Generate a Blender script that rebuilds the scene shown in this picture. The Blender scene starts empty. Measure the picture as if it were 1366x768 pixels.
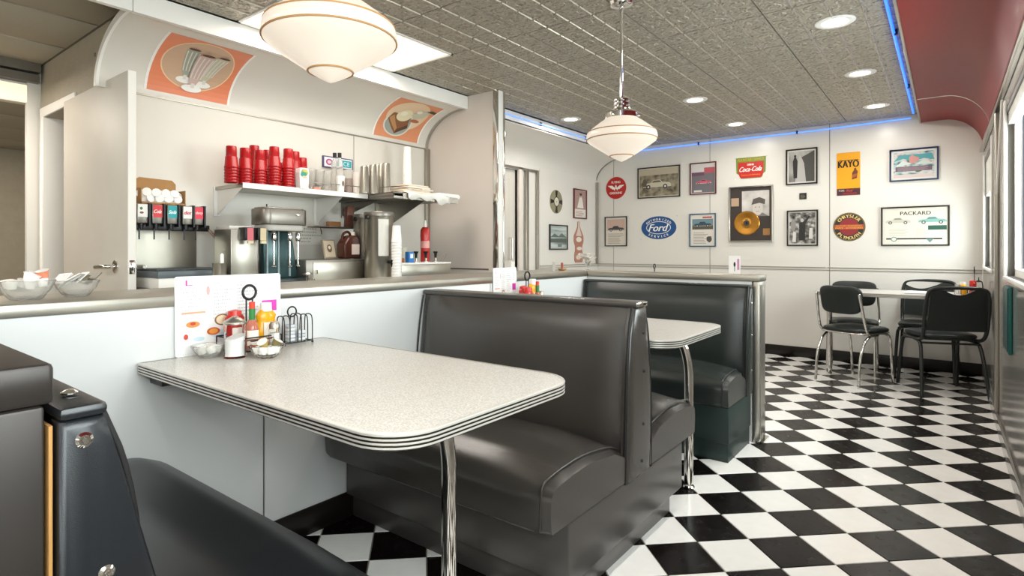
import bpy, bmesh, math, random
from mathutils import Matrix, Vector
random.seed(7)
PI = math.pi
C = bpy.context.scene.collection
SC = bpy.context.scene
# ---------------------------------------------------------------- camera
F, CX, CY, YAW, H = 766.0, 650.0, 333.0, math.radians(38.68), 1.10
cam = bpy.data.cameras.new('camera'); co = bpy.data.objects.new('camera', cam); C.objects.link(co)
co.location = (0, 0, H); co.rotation_euler = (PI / 2, 0, YAW)
cam.sensor_width = 36; cam.lens = 36 * F / 1366
cam.shift_x = (683 - CX) / 1366; cam.shift_y = (CY - 384) / 1366
cam.clip_start = 0.02
SC.camera = co
# ---------------------------------------------------------------- world, exposure
SC.view_settings.view_transform = 'Standard'; SC.view_settings.look = 'None'
SC.view_settings.gamma = 1; SC.view_settings.use_curve_mapping = False
SC.view_settings.exposure = 0.0
wd = bpy.data.worlds.new('world'); SC.world = wd; wd.use_nodes = True
wd.node_tree.nodes['Background'].inputs[0].default_value = (0.86, 0.93, 1.0, 1)
wd.node_tree.nodes['Background'].inputs[1].default_value = 1.3

def area(name, loc, rot, sx, sy, power, col=(1, 1, 1), shape='RECTANGLE', spread=PI):
    l = bpy.data.lights.new(name, 'AREA'); l.shape = shape; l.size = sx
    if shape in ('RECTANGLE', 'ELLIPSE'): l.size_y = sy
    l.energy = power; l.color = col; l.spread = spread
    o = bpy.data.objects.new(name, l); C.objects.link(o); o.location = loc; o.rotation_euler = rot
    return o
# daylight through the windows of the right wall
for (y0, y1) in ((2.5, 4.15), (5.35, 6.42), (-0.75, 1.3), (-2.9, -1.3)):
    area('window_daylight', (0.55, (y0 + y1) / 2, 1.42), (0, PI / 2, 0), 0.95, y1 - y0, 44 * (y1 - y0), (0.97, 0.985, 1.0))
# ceiling troffer beside the cove, an added fill one behind the camera, and the corridor lamp
area('troffer_light', (-2.77, 2.16, 2.325), (0, 0, 0), 0.5, 1.08, 15, (1, 0.94, 0.87))
area('troffer_light', (-2.77, -1.3, 2.325), (0, 0, 0), 0.5, 1.08, 26, (1, 0.96, 0.92))
area('corridor_light', (-4.55, 0.4, 2.2), (0, 0, 0), 0.5, 0.5, 20, (1, 0.92, 0.82))
area('back_room_light', (-6.3, 1.3, 2.12), (0, 0, 0), 0.5, 0.9, 14, (1, 0.88, 0.72))

# ---------------------------------------------------------------- measuring: a pixel of the photo onto a real plane
c_, s_ = math.cos(YAW), math.sin(YAW)
def ray(x, y):
    r = (x - CX) / F; z = -(y - CY) / F
    return (c_ * r - s_, s_ * r + c_, z)
def onX(x, y, X): v = ray(x, y); t = X / v[0]; return Vector((X, v[1] * t, H + v[2] * t))
def onY(x, y, Y): v = ray(x, y); t = Y / v[1]; return Vector((v[0] * t, Y, H + v[2] * t))
def onZ(x, y, Z): v = ray(x, y); t = (Z - H) / v[2]; return Vector((v[0] * t, v[1] * t, Z))

# ---------------------------------------------------------------- materials
def lin(h):
    if isinstance(h, tuple): r = h
    else: r = tuple(int(h[i:i + 2], 16) / 255 for i in (0, 2, 4))
    return tuple(x / 12.92 if x <= 0.04045 else ((x + 0.055) / 1.055) ** 2.4 for x in r) + (1,)
M = {}
def mat(name, col, rough=0.5, metal=0.0, bump=0.0, bscale=200, var=0.0, vscale=6, emit=0.0, trans=0.0, ior=1.45,
        coat=0.0, tex='noise', stretch=(1, 1, 1), rvar=0.0, spec=0.5, ecol=None, alpha=1.0, coords='Object'):
    m = bpy.data.materials.new(name); m.use_nodes = True; nt = m.node_tree; b = nt.nodes['Principled BSDF']
    base = lin(col)
    b.inputs['Base Color'].default_value = base; b.inputs['Roughness'].default_value = rough
    b.inputs['Metallic'].default_value = metal; b.inputs['IOR'].default_value = ior
    b.inputs['Transmission Weight'].default_value = trans; b.inputs['Coat Weight'].default_value = coat
    b.inputs['Coat Roughness'].default_value = 0.27
    b.inputs['Specular IOR Level'].default_value = spec
    b.inputs['Alpha'].default_value = alpha
    if emit:
        b.inputs['Emission Color'].default_value = lin(ecol) if ecol else base
        b.inputs['Emission Strength'].default_value = emit
    if bump or var or rvar:
        tc = nt.nodes.new('ShaderNodeTexCoord'); mp = nt.nodes.new('ShaderNodeMapping')
        mp.inputs['Scale'].default_value = stretch
        nt.links.new(tc.outputs[coords], mp.inputs['Vector'])
    if bump:
        if tex == 'noise':
            n = nt.nodes.new('ShaderNodeTexNoise'); n.inputs['Scale'].default_value = bscale; n.inputs['Detail'].default_value = 3; out = n.outputs['Fac']
        else:
            n = nt.nodes.new('ShaderNodeTexVoronoi'); n.inputs['Scale'].default_value = bscale; out = n.outputs['Distance']
        nt.links.new(mp.outputs[0], n.inputs['Vector'])
        bp = nt.nodes.new('ShaderNodeBump'); bp.inputs['Strength'].default_value = bump; bp.inputs['Distance'].default_value = 0.004
        nt.links.new(out, bp.inputs['Height']); nt.links.new(bp.outputs[0], b.inputs['Normal'])
    if var or rvar:
        n2 = nt.nodes.new('ShaderNodeTexNoise'); n2.inputs['Scale'].default_value = vscale; n2.inputs['Detail'].default_value = 5
        nt.links.new(mp.outputs[0], n2.inputs['Vector'])
        if var:
            rp = nt.nodes.new('ShaderNodeMapRange'); rp.inputs[1].default_value = 0.3; rp.inputs[2].default_value = 0.7
            rp.inputs[3].default_value = 1 - var; rp.inputs[4].default_value = 1 + var
            mx = nt.nodes.new('ShaderNodeVectorMath'); mx.operation = 'SCALE'; mx.inputs[0].default_value = base[:3]
            nt.links.new(n2.outputs['Fac'], rp.inputs[0]); nt.links.new(rp.outputs[0], mx.inputs['Scale']); nt.links.new(mx.outputs[0], b.inputs['Base Color'])
        if rvar:
            rr = nt.nodes.new('ShaderNodeMapRange'); rr.inputs[1].default_value = 0.3; rr.inputs[2].default_value = 0.7
            rr.inputs[3].default_value = max(0, rough - rvar); rr.inputs[4].default_value = rough + rvar
            nt.links.new(n2.outputs['Fac'], rr.inputs[0]); nt.links.new(rr.outputs[0], b.inputs['Roughness'])
    M[name] = m; return m
mat('wall_laminate', 'DFDBD3', 0.28, var=0.015, vscale=2, bump=0.02, bscale=30)
mat('service_laminate', 'DAD5CB', 0.26, var=0.02, vscale=2, bump=0.02, bscale=20)
mat('partition_laminate', 'DDD3CA', 0.45, var=0.02, vscale=3)
mat('booth_laminate', 'D8D9D8', 0.4, var=0.02, vscale=2)
mat('gap_dark', '6E6A64', 0.7)
mat('corridor_wall', 'ADA595', 0.7, bump=0.5, bscale=60, var=0.05, vscale=12)
mat('door_paint', 'D2CCC2', 0.5, var=0.02)
mat('door_edge', 'E4E0D8', 0.5)
mat('white_paint', 'EDEAE4', 0.45)
mat('cream_paint', 'E0D3B8', 0.5)
mat('base_black', '17130F', 0.3)
mat('grout', '8C8478', 0.85, var=0.1, vscale=40)
mat('tile_black', '0E0908', 0.24, spec=0.22, bump=0.05, bscale=60, rvar=0.06, vscale=20)
mat('tile_white', 'F5F3EE', 0.17, bump=0.05, bscale=60, rvar=0.06, vscale=20, var=0.02)
mat('ceiling_tile_paint', 'B0AA9C', 0.8, bump=0.3, bscale=40)
mat('leather', '37332F', 0.27, spec=0.6, bump=0.10, bscale=500, coat=0.35)
mat('leather_green', '252B29', 0.27, bump=0.10, bscale=500, coat=0.35)
mat('leather_seam', '171616', 0.45)
mat('booth_base', '4C4845', 0.36, bump=0.06, bscale=400, coat=.3)
mat('booth_base_green', '223330', 0.4, bump=0.06, bscale=400)
mat('chair_vinyl', '1B211F', 0.35, bump=0.06, bscale=400)
mat('black_metal', '1A1D1C', 0.3, metal=0.0, spec=0.6)
mat('black_wire', '121212', 0.4)
mat('chrome', 'E2DFDA', 0.09, metal=1.0)
mat('band_metal', 'CFCBC3', 0.34, metal=0.45)
mat('post_steel', 'BEBAB2', 0.3, metal=0.9)
mat('chrome_groove', '6A6661', 0.3, metal=1.0)
mat('steel', 'ABA69B', 0.34, metal=0.95, rvar=0.04, vscale=3)
mat('steel_dark', '87827A', 0.36, metal=0.85, rvar=0.05, vscale=3)
mat('steel_wall', 'BEBBB6', 0.16, metal=0.55, rvar=0.03, vscale=2)
mat('divider_steel', '332E2B', 0.36, metal=0.4, rvar=0.06, vscale=5)
mat('plywood', 'A77B45', 0.6, var=0.15, vscale=20, stretch=(20, 20, 1))
mat('red_gloss', '841717', 0.45, spec=0.4, var=0.05, vscale=3)
mat('neon_blue', '2C74FF', 0.3, emit=2.6, ecol='1E63FF')
mat('neon_mid', '6FA0F5', 0.3, emit=1.7, ecol='4583FF')
mat('neon_pale', '7FA8F0', 0.3, emit=1.1, ecol='6F98F0')
mat('lamp_glass', '9C958A', 0.22, emit=0.62, ecol='FFEFDB')
mat('lamp_line', 'A67C50', 0.5)
mat('bulb', 'FFFFFF', 0.3, emit=9, ecol='FFF6E8')
mat('troffer', 'FFEBD9', 0.5, emit=1.0, ecol='FFEFE0')
mat('warm_panel', 'FFE7C0', 0.5, emit=0.9, ecol='FFE9C8')  # light falling on the corridor header, given as glow
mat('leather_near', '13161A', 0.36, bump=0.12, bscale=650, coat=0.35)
mat('glass', 'FFFFFF', 0.02, trans=1.0, ior=1.45)
mat('thin_glass', 'FFFFFF', 0.03, trans=1.0, ior=1.12)
mat('frosted', 'FAFAF8', 0.18, trans=0.88, ior=1.15)
mat('window_pane', 'F6FFFD', 0.0, trans=1.0, ior=1.01)
mat('outdoor_ground', 'B8BCB4', 0.9, var=0.1)
mat('outdoor_wall', 'DDE6DC', 0.9, var=0.1, vscale=1)
def flat(h, rough=0.45, **k):
    n = 'c_' + h + ('' if rough == 0.45 else str(rough))
    if n not in M: mat(n, h, rough, **k)
    return M[n]
# speckled table laminate
def speckle(name, a, b, scale):
    m = mat(name, a, 0.28); nt = m.node_tree; bs = nt.nodes['Principled BSDF']
    tc = nt.nodes.new('ShaderNodeTexCoord'); n = nt.nodes.new('ShaderNodeTexNoise'); n.inputs['Scale'].default_value = scale; n.inputs['Detail'].default_value = 2
    r = nt.nodes.new('ShaderNodeValToRGB'); r.color_ramp.elements[0].position = 0.42; r.color_ramp.elements[1].position = 0.58
    r.color_ramp.elements[0].color = lin(b); r.color_ramp.elements[1].color = lin(a)
    nt.links.new(tc.outputs['Object'], n.inputs['Vector']); nt.links.new(n.outputs['Fac'], r.inputs[0]); nt.links.new(r.outputs[0], bs.inputs['Base Color'])
speckle('table_laminate', 'CFCCC5', 'B3AEA6', 260)
# embossed tin: fine relief with its hollows coloured darker, ridges are real geometry
def tin():
    mat('tin_bead', 'BDB7A9', 0.28, metal=0.7)
    m = mat('tin', 'A9A295', 0.38, metal=0.5); nt = m.node_tree; bs = nt.nodes['Principled BSDF']
    tc = nt.nodes.new('ShaderNodeTexCoord'); n = nt.nodes.new('ShaderNodeTexNoise'); n.inputs['Scale'].default_value = 55; n.inputs['Detail'].default_value = 2; n.inputs['Distortion'].default_value = 1.6
    v = nt.nodes.new('ShaderNodeTexVoronoi'); v.inputs['Scale'].default_value = 42
    a = nt.nodes.new('ShaderNodeMath'); a.operation = 'ADD'
    nt.links.new(tc.outputs['Object'], n.inputs['Vector']); nt.links.new(tc.outputs['Object'], v.inputs['Vector'])
    nt.links.new(n.outputs['Fac'], a.inputs[0]); nt.links.new(v.outputs['Distance'], a.inputs[1])
    bp = nt.nodes.new('ShaderNodeBump'); bp.inputs['Strength'].default_value = 0.9; bp.inputs['Distance'].default_value = 0.008
    nt.links.new(a.outputs[0], bp.inputs['Height']); nt.links.new(bp.outputs[0], bs.inputs['Normal'])
    r = nt.nodes.new('ShaderNodeValToRGB'); r.color_ramp.elements[0].position = .45; r.color_ramp.elements[1].position = .95
    r.color_ramp.elements[0].color = lin('746E62'); r.color_ramp.elements[1].color = lin('B0A99B'); nt.links.new(a.outputs[0], r.inputs[0]); nt.links.new(r.outputs[0], bs.inputs['Base Color'])
tin()
def photo_mat(name, cols, scale=14, seed=0.0, rough=0.35, stretch=(1, 1, 1)):
    m = mat(name, cols[0], rough); nt = m.node_tree; bs = nt.nodes['Principled BSDF']
    tc = nt.nodes.new('ShaderNodeTexCoord'); mp = nt.nodes.new('ShaderNodeMapping'); mp.inputs['Location'].default_value = (seed, seed * 2, 0); mp.inputs['Scale'].default_value = stretch
    n = nt.nodes.new('ShaderNodeTexNoise'); n.inputs['Scale'].default_value = scale; n.inputs['Detail'].default_value = 6
    r = nt.nodes.new('ShaderNodeValToRGB'); e = r.color_ramp.elements
    k = len(cols)
    for i, cc in enumerate(cols):
        pos = 0.32 + 0.36 * i / max(1, k - 1)
        if i < 2: e[i].position = pos; e[i].color = lin(cc)
        else: x = e.new(pos); x.color = lin(cc)
    nt.links.new(tc.outputs['Object'], mp.inputs[0]); nt.links.new(mp.outputs[0], n.inputs['Vector']); nt.links.new(n.outputs['Fac'], r.inputs[0]); nt.links.new(r.outputs[0], bs.inputs['Base Color'])
    return m

# ---------------------------------------------------------------- mesh builder
class MB:
    def __init__(s): s.v = []; s.f = []; s.m = []; s.mats = []
    def mi(s, m):
        if m is None: return 0
        if m not in s.mats: s.mats.append(m)
        return s.mats.index(m)
    def add(s, vs, fs, m=None, T=None):
        o = len(s.v); k = s.mi(m)
        s.v += [tuple(T @ Vector(p)) if T is not None else tuple(p) for p in vs]
        s.f += [tuple(i + o for i in f) for f in fs]; s.m += [k] * len(fs); return s
    def box(s, x0, x1, y0, y1, z0, z1, m=None, T=None):
        return s.add([(x0, y0, z0), (x1, y0, z0), (x1, y1, z0), (x0, y1, z0), (x0, y0, z1), (x1, y0, z1), (x1, y1, z1), (x0, y1, z1)],
                     [(0, 3, 2, 1), (4, 5, 6, 7), (0, 1, 5, 4), (1, 2, 6, 5), (2, 3, 7, 6), (3, 0, 4, 7)], m, T)
    def prism(s, poly, axis, a, b, m=None, T=None):
        # poly of (u,v); axis 'x': (a,u,v)  'y': (u,a,v)  'z': (u,v,a)
        f = {'x': lambda u, v, w: (w, u, v), 'y': lambda u, v, w: (u, w, v), 'z': lambda u, v, w: (u, v, w)}[axis]
        n = len(poly); vs = [f(u, v, a) for u, v in poly] + [f(u, v, b) for u, v in poly]
        fs = [tuple(range(n))[::-1], tuple(range(n, 2 * n))] + [(i, (i + 1) % n, n + (i + 1) % n, n + i) for i in range(n)]
        return s.add(vs, fs, m, T)
    def lathe(s, prof, cx=0, cy=0, seg=24, m=None, T=None, cap=True):
        vs = []; fs = []; n = len(prof)
        for k in range(seg):
            a = 2 * PI * k / seg; ca, sa = math.cos(a), math.sin(a)
            for r, z in prof: vs.append((cx + r * ca, cy + r * sa, z))
        for k in range(seg):
            k2 = (k + 1) % seg
            for i in range(n - 1): fs.append((k * n + i, k2 * n + i, k2 * n + i + 1, k * n + i + 1))
        if cap:
            if prof[0][0] > 1e-6: fs.append(tuple(k * n for k in range(seg))[::-1])
            if prof[-1][0] > 1e-6: fs.append(tuple(k * n + n - 1 for k in range(seg)))
        return s.add(vs, fs, m, T)
    def cyl(s, p, q, r, seg=12, m=None, r2=None):
        return s.tube([p, q], r, seg, m, r2)
    def tube(s, pts, r, seg=10, m=None, r2=None, closed=False):
        pts = [Vector(p) for p in pts]; n = len(pts); vs = []; fs = []; up = None
        for i, p in enumerate(pts):
            if closed: t = (pts[(i + 1) % n] - pts[i - 1]).normalized()
            else: t = (pts[min(i + 1, n - 1)] - pts[max(i - 1, 0)]).normalized()
            if up is None:
                up = Vector((0, 0, 1)) if abs(t.z) < 0.9 else Vector((1, 0, 0))
            a = t.cross(up)
            if a.length < 1e-5: a = t.orthogonal()
            a.normalize(); b = a.cross(t).normalized(); up = b
            rr = r if r2 is None else r + (r2 - r) * i / (n - 1)
            for k in range(seg):
                w = 2 * PI * k / seg; vs.append(tuple(p + a * (rr * math.cos(w)) + b * (rr * math.sin(w))))
        for i in range(n if closed else n - 1):
            j = (i + 1) % n
            for k in range(seg):
                k2 = (k + 1) % seg; fs.append((i * seg + k, i * seg + k2, j * seg + k2, j * seg + k))
        if not closed:
            fs.append(tuple(range(seg))[::-1]); fs.append(tuple((n - 1) * seg + k for k in range(seg)))
        return s.add(vs, fs, m)
    def poly(s, pts, z, m=None, T=None):
        return s.add([(x, y, z) for x, y in pts], [tuple(range(len(pts)))], m, T)
    def build(s, name, m=None, parent=None, bevel=0.0, bseg=2, smooth=40, recalc=True, loc=None, rz=None):
        if bevel and smooth == 40: smooth = 25
        me = bpy.data.meshes.new(name); me.from_pydata(s.v, [], s.f)
        if s.mats:
            for q in s.mats: me.materials.append(q)
            me.polygons.foreach_set('material_index', s.m)
        else: me.materials.append(M[m] if isinstance(m, str) else m)
        if recalc or bevel:
            b = bmesh.new(); b.from_mesh(me)
            bmesh.ops.remove_doubles(b, verts=b.verts, dist=1e-6)
            if recalc: bmesh.ops.recalc_face_normals(b, faces=b.faces)
            if bevel:
                es = [e for e in b.edges if len(e.link_faces) == 2 and e.calc_face_angle(0) > math.radians(25)]
                bmesh.ops.bevel(b, geom=es, offset=bevel, segments=bseg, profile=0.5, affect='EDGES', clamp_overlap=True)
            b.to_mesh(me); b.free()
        if smooth:
            me.polygons.foreach_set('use_smooth', [True] * len(me.polygons)); me.set_sharp_from_angle(angle=math.radians(smooth))
        me.update()
        o = bpy.data.objects.new(name, me); C.objects.link(o)
        if parent is not None: o.parent = parent
        if loc is not None: o.location = loc
        if rz is not None: o.rotation_euler[2] = rz
        return o
def box(name, x0, x1, y0, y1, z0, z1, m, parent=None, bevel=0.0):
    return MB().box(x0, x1, y0, y1, z0, z1).build(name, m, parent, bevel=bevel)
def tag(o, label, cat, group=None):
    o['label'] = label; o['category'] = cat
    if group: o['group'] = group
    return o
def thing(name, label, cat, loc=(0, 0, 0), rz=0.0, group=None, mtx=None):
    o = bpy.data.objects.new(name, None); C.objects.link(o); o.empty_display_size = 0.05
    if mtx is not None: o.matrix_world = mtx
    else: o.location = loc; o.rotation_euler = (0, 0, rz)
    return tag(o, label, cat, group)
def st(o): o['kind'] = 'structure'; return o
def tree_copy(o, loc=None, rz=None, label=None):
    def cp(a, par):
        n = a.copy(); C.objects.link(n); n.parent = par
        for ch in a.children: cp(ch, n)
        return n
    r = cp(o, None)
    if loc is not None: r.location = loc
    if rz is not None: r.rotation_euler = (0, 0, rz)
    if label: r['label'] = label
    return r
def ell(cx, cy, rx, ry, n=28, a0=0, a1=2 * PI):
    full = abs(a1 - a0 - 2 * PI) < 1e-6; k = n if full else n + 1
    return [(cx + rx * math.cos(a0 + (a1 - a0) * i / n), cy + ry * math.sin(a0 + (a1 - a0) * i / n)) for i in range(k)]
def rrect(x0, x1, y0, y1, r, n=5):
    p = []
    for cx, cy, a in ((x1 - r, y1 - r, 0), (x0 + r, y1 - r, 90), (x0 + r, y0 + r, 180), (x1 - r, y0 + r, 270)):
        for i in range(n + 1):
            w = math.radians(a + 90 * i / n); p.append((cx + r * math.cos(w), cy + r * math.sin(w)))
    return p
def R4(x0, x1, y0, y1): return [(x0, y0), (x1, y0), (x1, y1), (x0, y1)]
def smooth_path(pts, n=8, it=2):
    pts = [Vector(p) for p in pts]
    for _ in range(it):
        q = [pts[0]]
        for a, b in zip(pts, pts[1:]): q += [a * 0.75 + b * 0.25, a * 0.25 + b * 0.75]
        q.append(pts[-1]); pts = q
    return pts
def clip_half(poly, a, b, c):    # keep a*x+b*y<=c
    out = []
    for i in range(len(poly)):
        p, q = poly[i], poly[(i + 1) % len(poly)]
        dp, dq = a * p[0] + b * p[1] - c, a * q[0] + b * q[1] - c
        if dp <= 0: out.append(p)
        if (dp < 0 < dq) or (dq < 0 < dp):
            t = dp / (dp - dq); out.append((p[0] + t * (q[0] - p[0]), p[1] + t * (q[1] - p[1])))
    return out
def clip_rect(p, x0, x1, y0, y1):
    for a, b, c in ((-1, 0, -x0), (1, 0, x1), (0, -1, -y0), (0, 1, y1)):
        if len(p) < 3: return []
        p = clip_half(p, a, b, c)
    return p
# lettering as flat meshes
_tc = {}
def glyphs(txt):
    if txt not in _tc:
        cu = bpy.data.curves.new('t', 'FONT'); cu.body = txt; cu.size = 1; cu.resolution_u = 3
        ob = bpy.data.objects.new('t', cu); me = bpy.data.meshes.new_from_object(ob)
        vs = [tuple(v.co) for v in me.vertices]; fs = [tuple(p.vertices) for p in me.polygons]
        bpy.data.objects.remove(ob); bpy.data.meshes.remove(me); bpy.data.curves.remove(cu); _tc[txt] = (vs, fs)
    return _tc[txt]
def text(mb, txt, cx, cy, w, h, z, m, shear=0.0, T=None, bold=0.0):
    vs, fs = glyphs(txt)
    if not vs: return
    xs = [v[0] for v in vs]; ys = [v[1] for v in vs]; x0, x1, y0, y1 = min(xs), max(xs), min(ys), max(ys)
    sx = w / (x1 - x0); sy = h / (y1 - y0)
    for q_i, d in enumerate([0] if not bold else [-bold, 0, bold]):
        q = [(cx + (v[0] - (x0 + x1) / 2) * sx + (v[1] - (y0 + y1) / 2) * sy * shear + d, cy + (v[1] - (y0 + y1) / 2) * sy, z + q_i * 0.00025) for v in vs]
        mb.add(q, fs, m, T)
def arc_text(mb, txt, cx, cy, rx, ry, size, amid, step, z, m, top=True):
    n = len(txt)
    for i, ch in enumerate(txt):
        if ch == ' ': continue
        k = (i - (n - 1) / 2) * step
        a = amid - k if top else amid + k
        vs, fs = glyphs(ch); xs = [v[0] for v in vs]; mx = (min(xs) + max(xs)) / 2
        rot = (a - PI / 2) if top else (a + PI / 2)
        cr, sr = math.cos(rot), math.sin(rot); px, py = cx + rx * math.cos(a), cy + ry * math.sin(a)
        for bd in (-0.04, 0.04):
            q = []
            for v in vs:
                u, w = (v[0] - mx + bd) * size, (v[1] - 0.34) * size
                q.append((px + u * cr - w * sr, py + u * sr + w * cr, z + (0.0003 if bd > 0 else 0)))
            mb.add(q, fs, m)
# pane: clear sheet that lets daylight pass and mirrors a little
def pane_mat():
    m = bpy.data.materials.new('pane'); m.use_nodes = True; nt = m.node_tree; nt.nodes.clear()
    o = nt.nodes.new('ShaderNodeOutputMaterial'); t = nt.nodes.new('ShaderNodeBsdfTransparent'); g = nt.nodes.new('ShaderNodeBsdfGlossy'); x = nt.nodes.new('ShaderNodeMixShader')
    t.inputs[0].default_value = (0.93, 0.97, 0.96, 1); g.inputs['Roughness'].default_value = 0.02; x.inputs[0].default_value = 0.07
    nt.links.new(t.outputs[0], x.inputs[1]); nt.links.new(g.outputs[0], x.inputs[2]); nt.links.new(x.outputs[0], o.inputs[0]); M['pane'] = m
pane_mat()
# ================================================================ SETTING
XW, XR, YF, YB, ZC = -3.5, 0.25, 6.61, -3.2, 2.35      # service wall, window wall, far wall, wall behind camera, ceiling
# ---- floor with its tiles laid on the diagonal
floor = st(box('floor', XW - 0.1, XR + 0.1, YB - 0.1, YF + 0.1, -0.12, -0.004, M['grout']))
TS = 0.20316; ang = PI / 4 - math.radians(0.2); ca, sa = math.cos(ang), math.sin(ang)
OU, OV = 5.0151, -12.1874
g = 0.0022
rects = [(XL_, XH_, YL_, YH_) for XL_, XH_, YL_, YH_ in ((-1.93, XR, YB, 3.55), (XW, XR, 3.55, YF))]
tiles = []
for i in range(-60, 60):
    for j in range(-60, 60):
        u, v = i + OU - 5 + 0.5, j + OV + 12 + 0.5
        X = (u * ca + v * sa) * TS; Y = (u * sa - v * ca) * TS
        if not (XW - 0.2 < X < XR + 0.2 and YB - 0.2 < Y < YF + 0.2): continue
        q = []
        for du, dv in ((-.5, -.5), (.5, -.5), (.5, .5), (-.5, .5)):
            uu, vv = du * (1 - 2 * g / TS), dv * (1 - 2 * g / TS)
            q.append(((uu * ca + vv * sa) * TS, (uu * sa - vv * ca) * TS))
        world = [(X + a, Y + b) for a, b in q]
        black = (i + j) % 2 == 0
        d = math.hypot(X, Y); r = c_ * X + s_ * Y; dep = -s_ * X + c_ * Y
        vis = dep > 0.3 and abs(r / dep) < 1.15 and (X > -1.95 or Y > 3.5)
        tiles.append((0 if vis else 1, d, X, Y, q, world, black))
tiles.sort(key=lambda t: t[:2])
def tile_mb(poly, mb=None):
    mb = mb or MB(); cx = sum(p[0] for p in poly) / len(poly); cy = sum(p[1] for p in poly) / len(poly)
    n = len(poly); e = 0.0015; inner = []
    for x, y in poly:
        L = math.hypot(x - cx, y - cy) or 1; inner.append((x - (x - cx) / L * e, y - (y - cy) / L * e))
    vs = [(x, y, -0.006) for x, y in poly] + [(x, y, -0.0012) for x, y in poly] + [(x, y, 0) for x, y in inner]
    fs = [tuple(2 * n + k for k in range(n))]
    for a in (0, n): fs += [(a + k, a + (k + 1) % n, a + n + (k + 1) % n, a + n + k) for k in range(n)]
    return mb, vs, fs
shared = {}; cnt = 0; rest = {True: MB(), False: MB()}
for _, d, X, Y, q, world, black in tiles:
    full = all((XW < x < XR and YB < y < YF) for x, y in world)
    if Y < 3.3 and X < -2.15: continue        # behind the counter, never seen
    m = 'tile_black' if black else 'tile_white'
    if full and cnt < 300:
        if black not in shared:
            _, vs, fs = tile_mb(q); shared[black] = MB().add(vs, fs).build('black_tile' if black else 'white_tile', m, floor, smooth=0).data
            o = bpy.data.objects['black_tile' if black else 'white_tile']
        else:
            o = bpy.data.objects.new('black_tile' if black else 'white_tile', shared[black]); C.objects.link(o); o.parent = floor
        o.location = (X, Y, 0); cnt += 1
    else:
        p = world if full else clip_rect(world, XW, XR, YB, YF)
        if len(p) >= 3 and abs(sum(p[k][0] * p[(k + 1) % len(p)][1] - p[(k + 1) % len(p)][0] * p[k][1] for k in range(len(p)))) > 2e-4:
            _, vs, fs = tile_mb(p); rest[black].add(vs, fs)
for b_ in (True, False):
    o = rest[b_].build('remaining_black_tiles' if b_ else 'remaining_white_tiles', 'tile_black' if b_ else 'tile_white', floor, smooth=0); o['kind'] = 'stuff'

# ---- wall helper: a backing with laminate panels proud of it, the joints recessed
def panel_wall(name, axis, at, n, a0, a1, z0, z1, seams, zs=(), m='wall_laminate', thick=0.1, gap=0.007, backm='gap_dark', holes=()):
    # axis 'x': plane X=at, runs along Y.  axis 'y': plane Y=at, runs along X.  n: +1/-1 the way the face looks
    lo, hi = sorted((at - n * 0.006, at - n * thick))
    mb = MB()
    def bx(mb, u0, u1, w0, w1, p, q):
        p, q = sorted((p, q))
        if axis == 'x': mb.box(p, q, u0, u1, w0, w1)
        else: mb.box(u0, u1, p, q, w0, w1)
    cells = [(a0, a1, z0, z1)]
    for h in holes:
        nc = []
        for u0, u1, w0, w1 in cells:
            if h[0] >= u1 or h[1] <= u0 or h[2] >= w1 or h[3] <= w0: nc.append((u0, u1, w0, w1)); continue
            if h[0] > u0: nc.append((u0, h[0], w0, w1))
            if h[1] < u1: nc.append((h[1], u1, w0, w1))
            uu0, uu1 = max(u0, h[0]), min(u1, h[1])
            if h[2] > w0: nc.append((uu0, uu1, w0, h[2]))
            if h[3] < w1: nc.append((uu0, uu1, h[3], w1))
        cells = nc
    for u0, u1, w0, w1 in cells: bx(mb, u0, u1, w0, w1, lo, hi)
    w = st(mb.build(name, backm, smooth=0))
    strips = MB()
    for u in seams:
        for w0, w1 in zip([z0] + sorted(zs), sorted(zs) + [z1]):
            if not any(h[0] < u < h[1] for h in holes): bx(strips, u - .003, u + .003, w0 + .002, w1 - .002, at - n * .006, at - n * .0035)
    if strips.v: strips.build('joint_strip', 'seam_strip', w, smooth=0)
    us = [a0] + sorted(seams) + [a1]; ws = [z0] + sorted(zs) + [z1]
    for u0, u1 in zip(us, us[1:]):
        for w0, w1 in zip(ws, ws[1:]):
            cs = [(u0, u1, w0, w1)]
            for h in holes:
                nc = []
                for c0, c1, d0, d1 in cs:
                    if h[0] >= c1 or h[1] <= c0 or h[2] >= d1 or h[3] <= d0: nc.append((c0, c1, d0, d1)); continue
                    if h[0] > c0 + .01: nc.append((c0, h[0], d0, d1))
                    if h[1] < c1 - .01: nc.append((h[1], c1, d0, d1))
                    e0, e1 = max(c0, h[0]), min(c1, h[1])
                    if h[2] > d0 + .01: nc.append((e0, e1, d0, h[2]))
                    if h[3] < d1 - .01: nc.append((e0, e1, h[3], d1))
                cs = nc
            if not cs: continue
            pm = MB()
            for c0, c1, d0, d1 in cs:
                g0 = gap / 2 if c0 == u0 and u0 != a0 else 0; g1 = gap / 2 if c1 == u1 and u1 != a1 else 0
                bx(pm, c0 + g0, c1 - g1, d0, d1, at, at - n * 0.008)
            pm.build('wall_panel', m, w, smooth=0)
    return w
mat('seam_strip', '8E8A83', .35, metal=.8)
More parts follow.
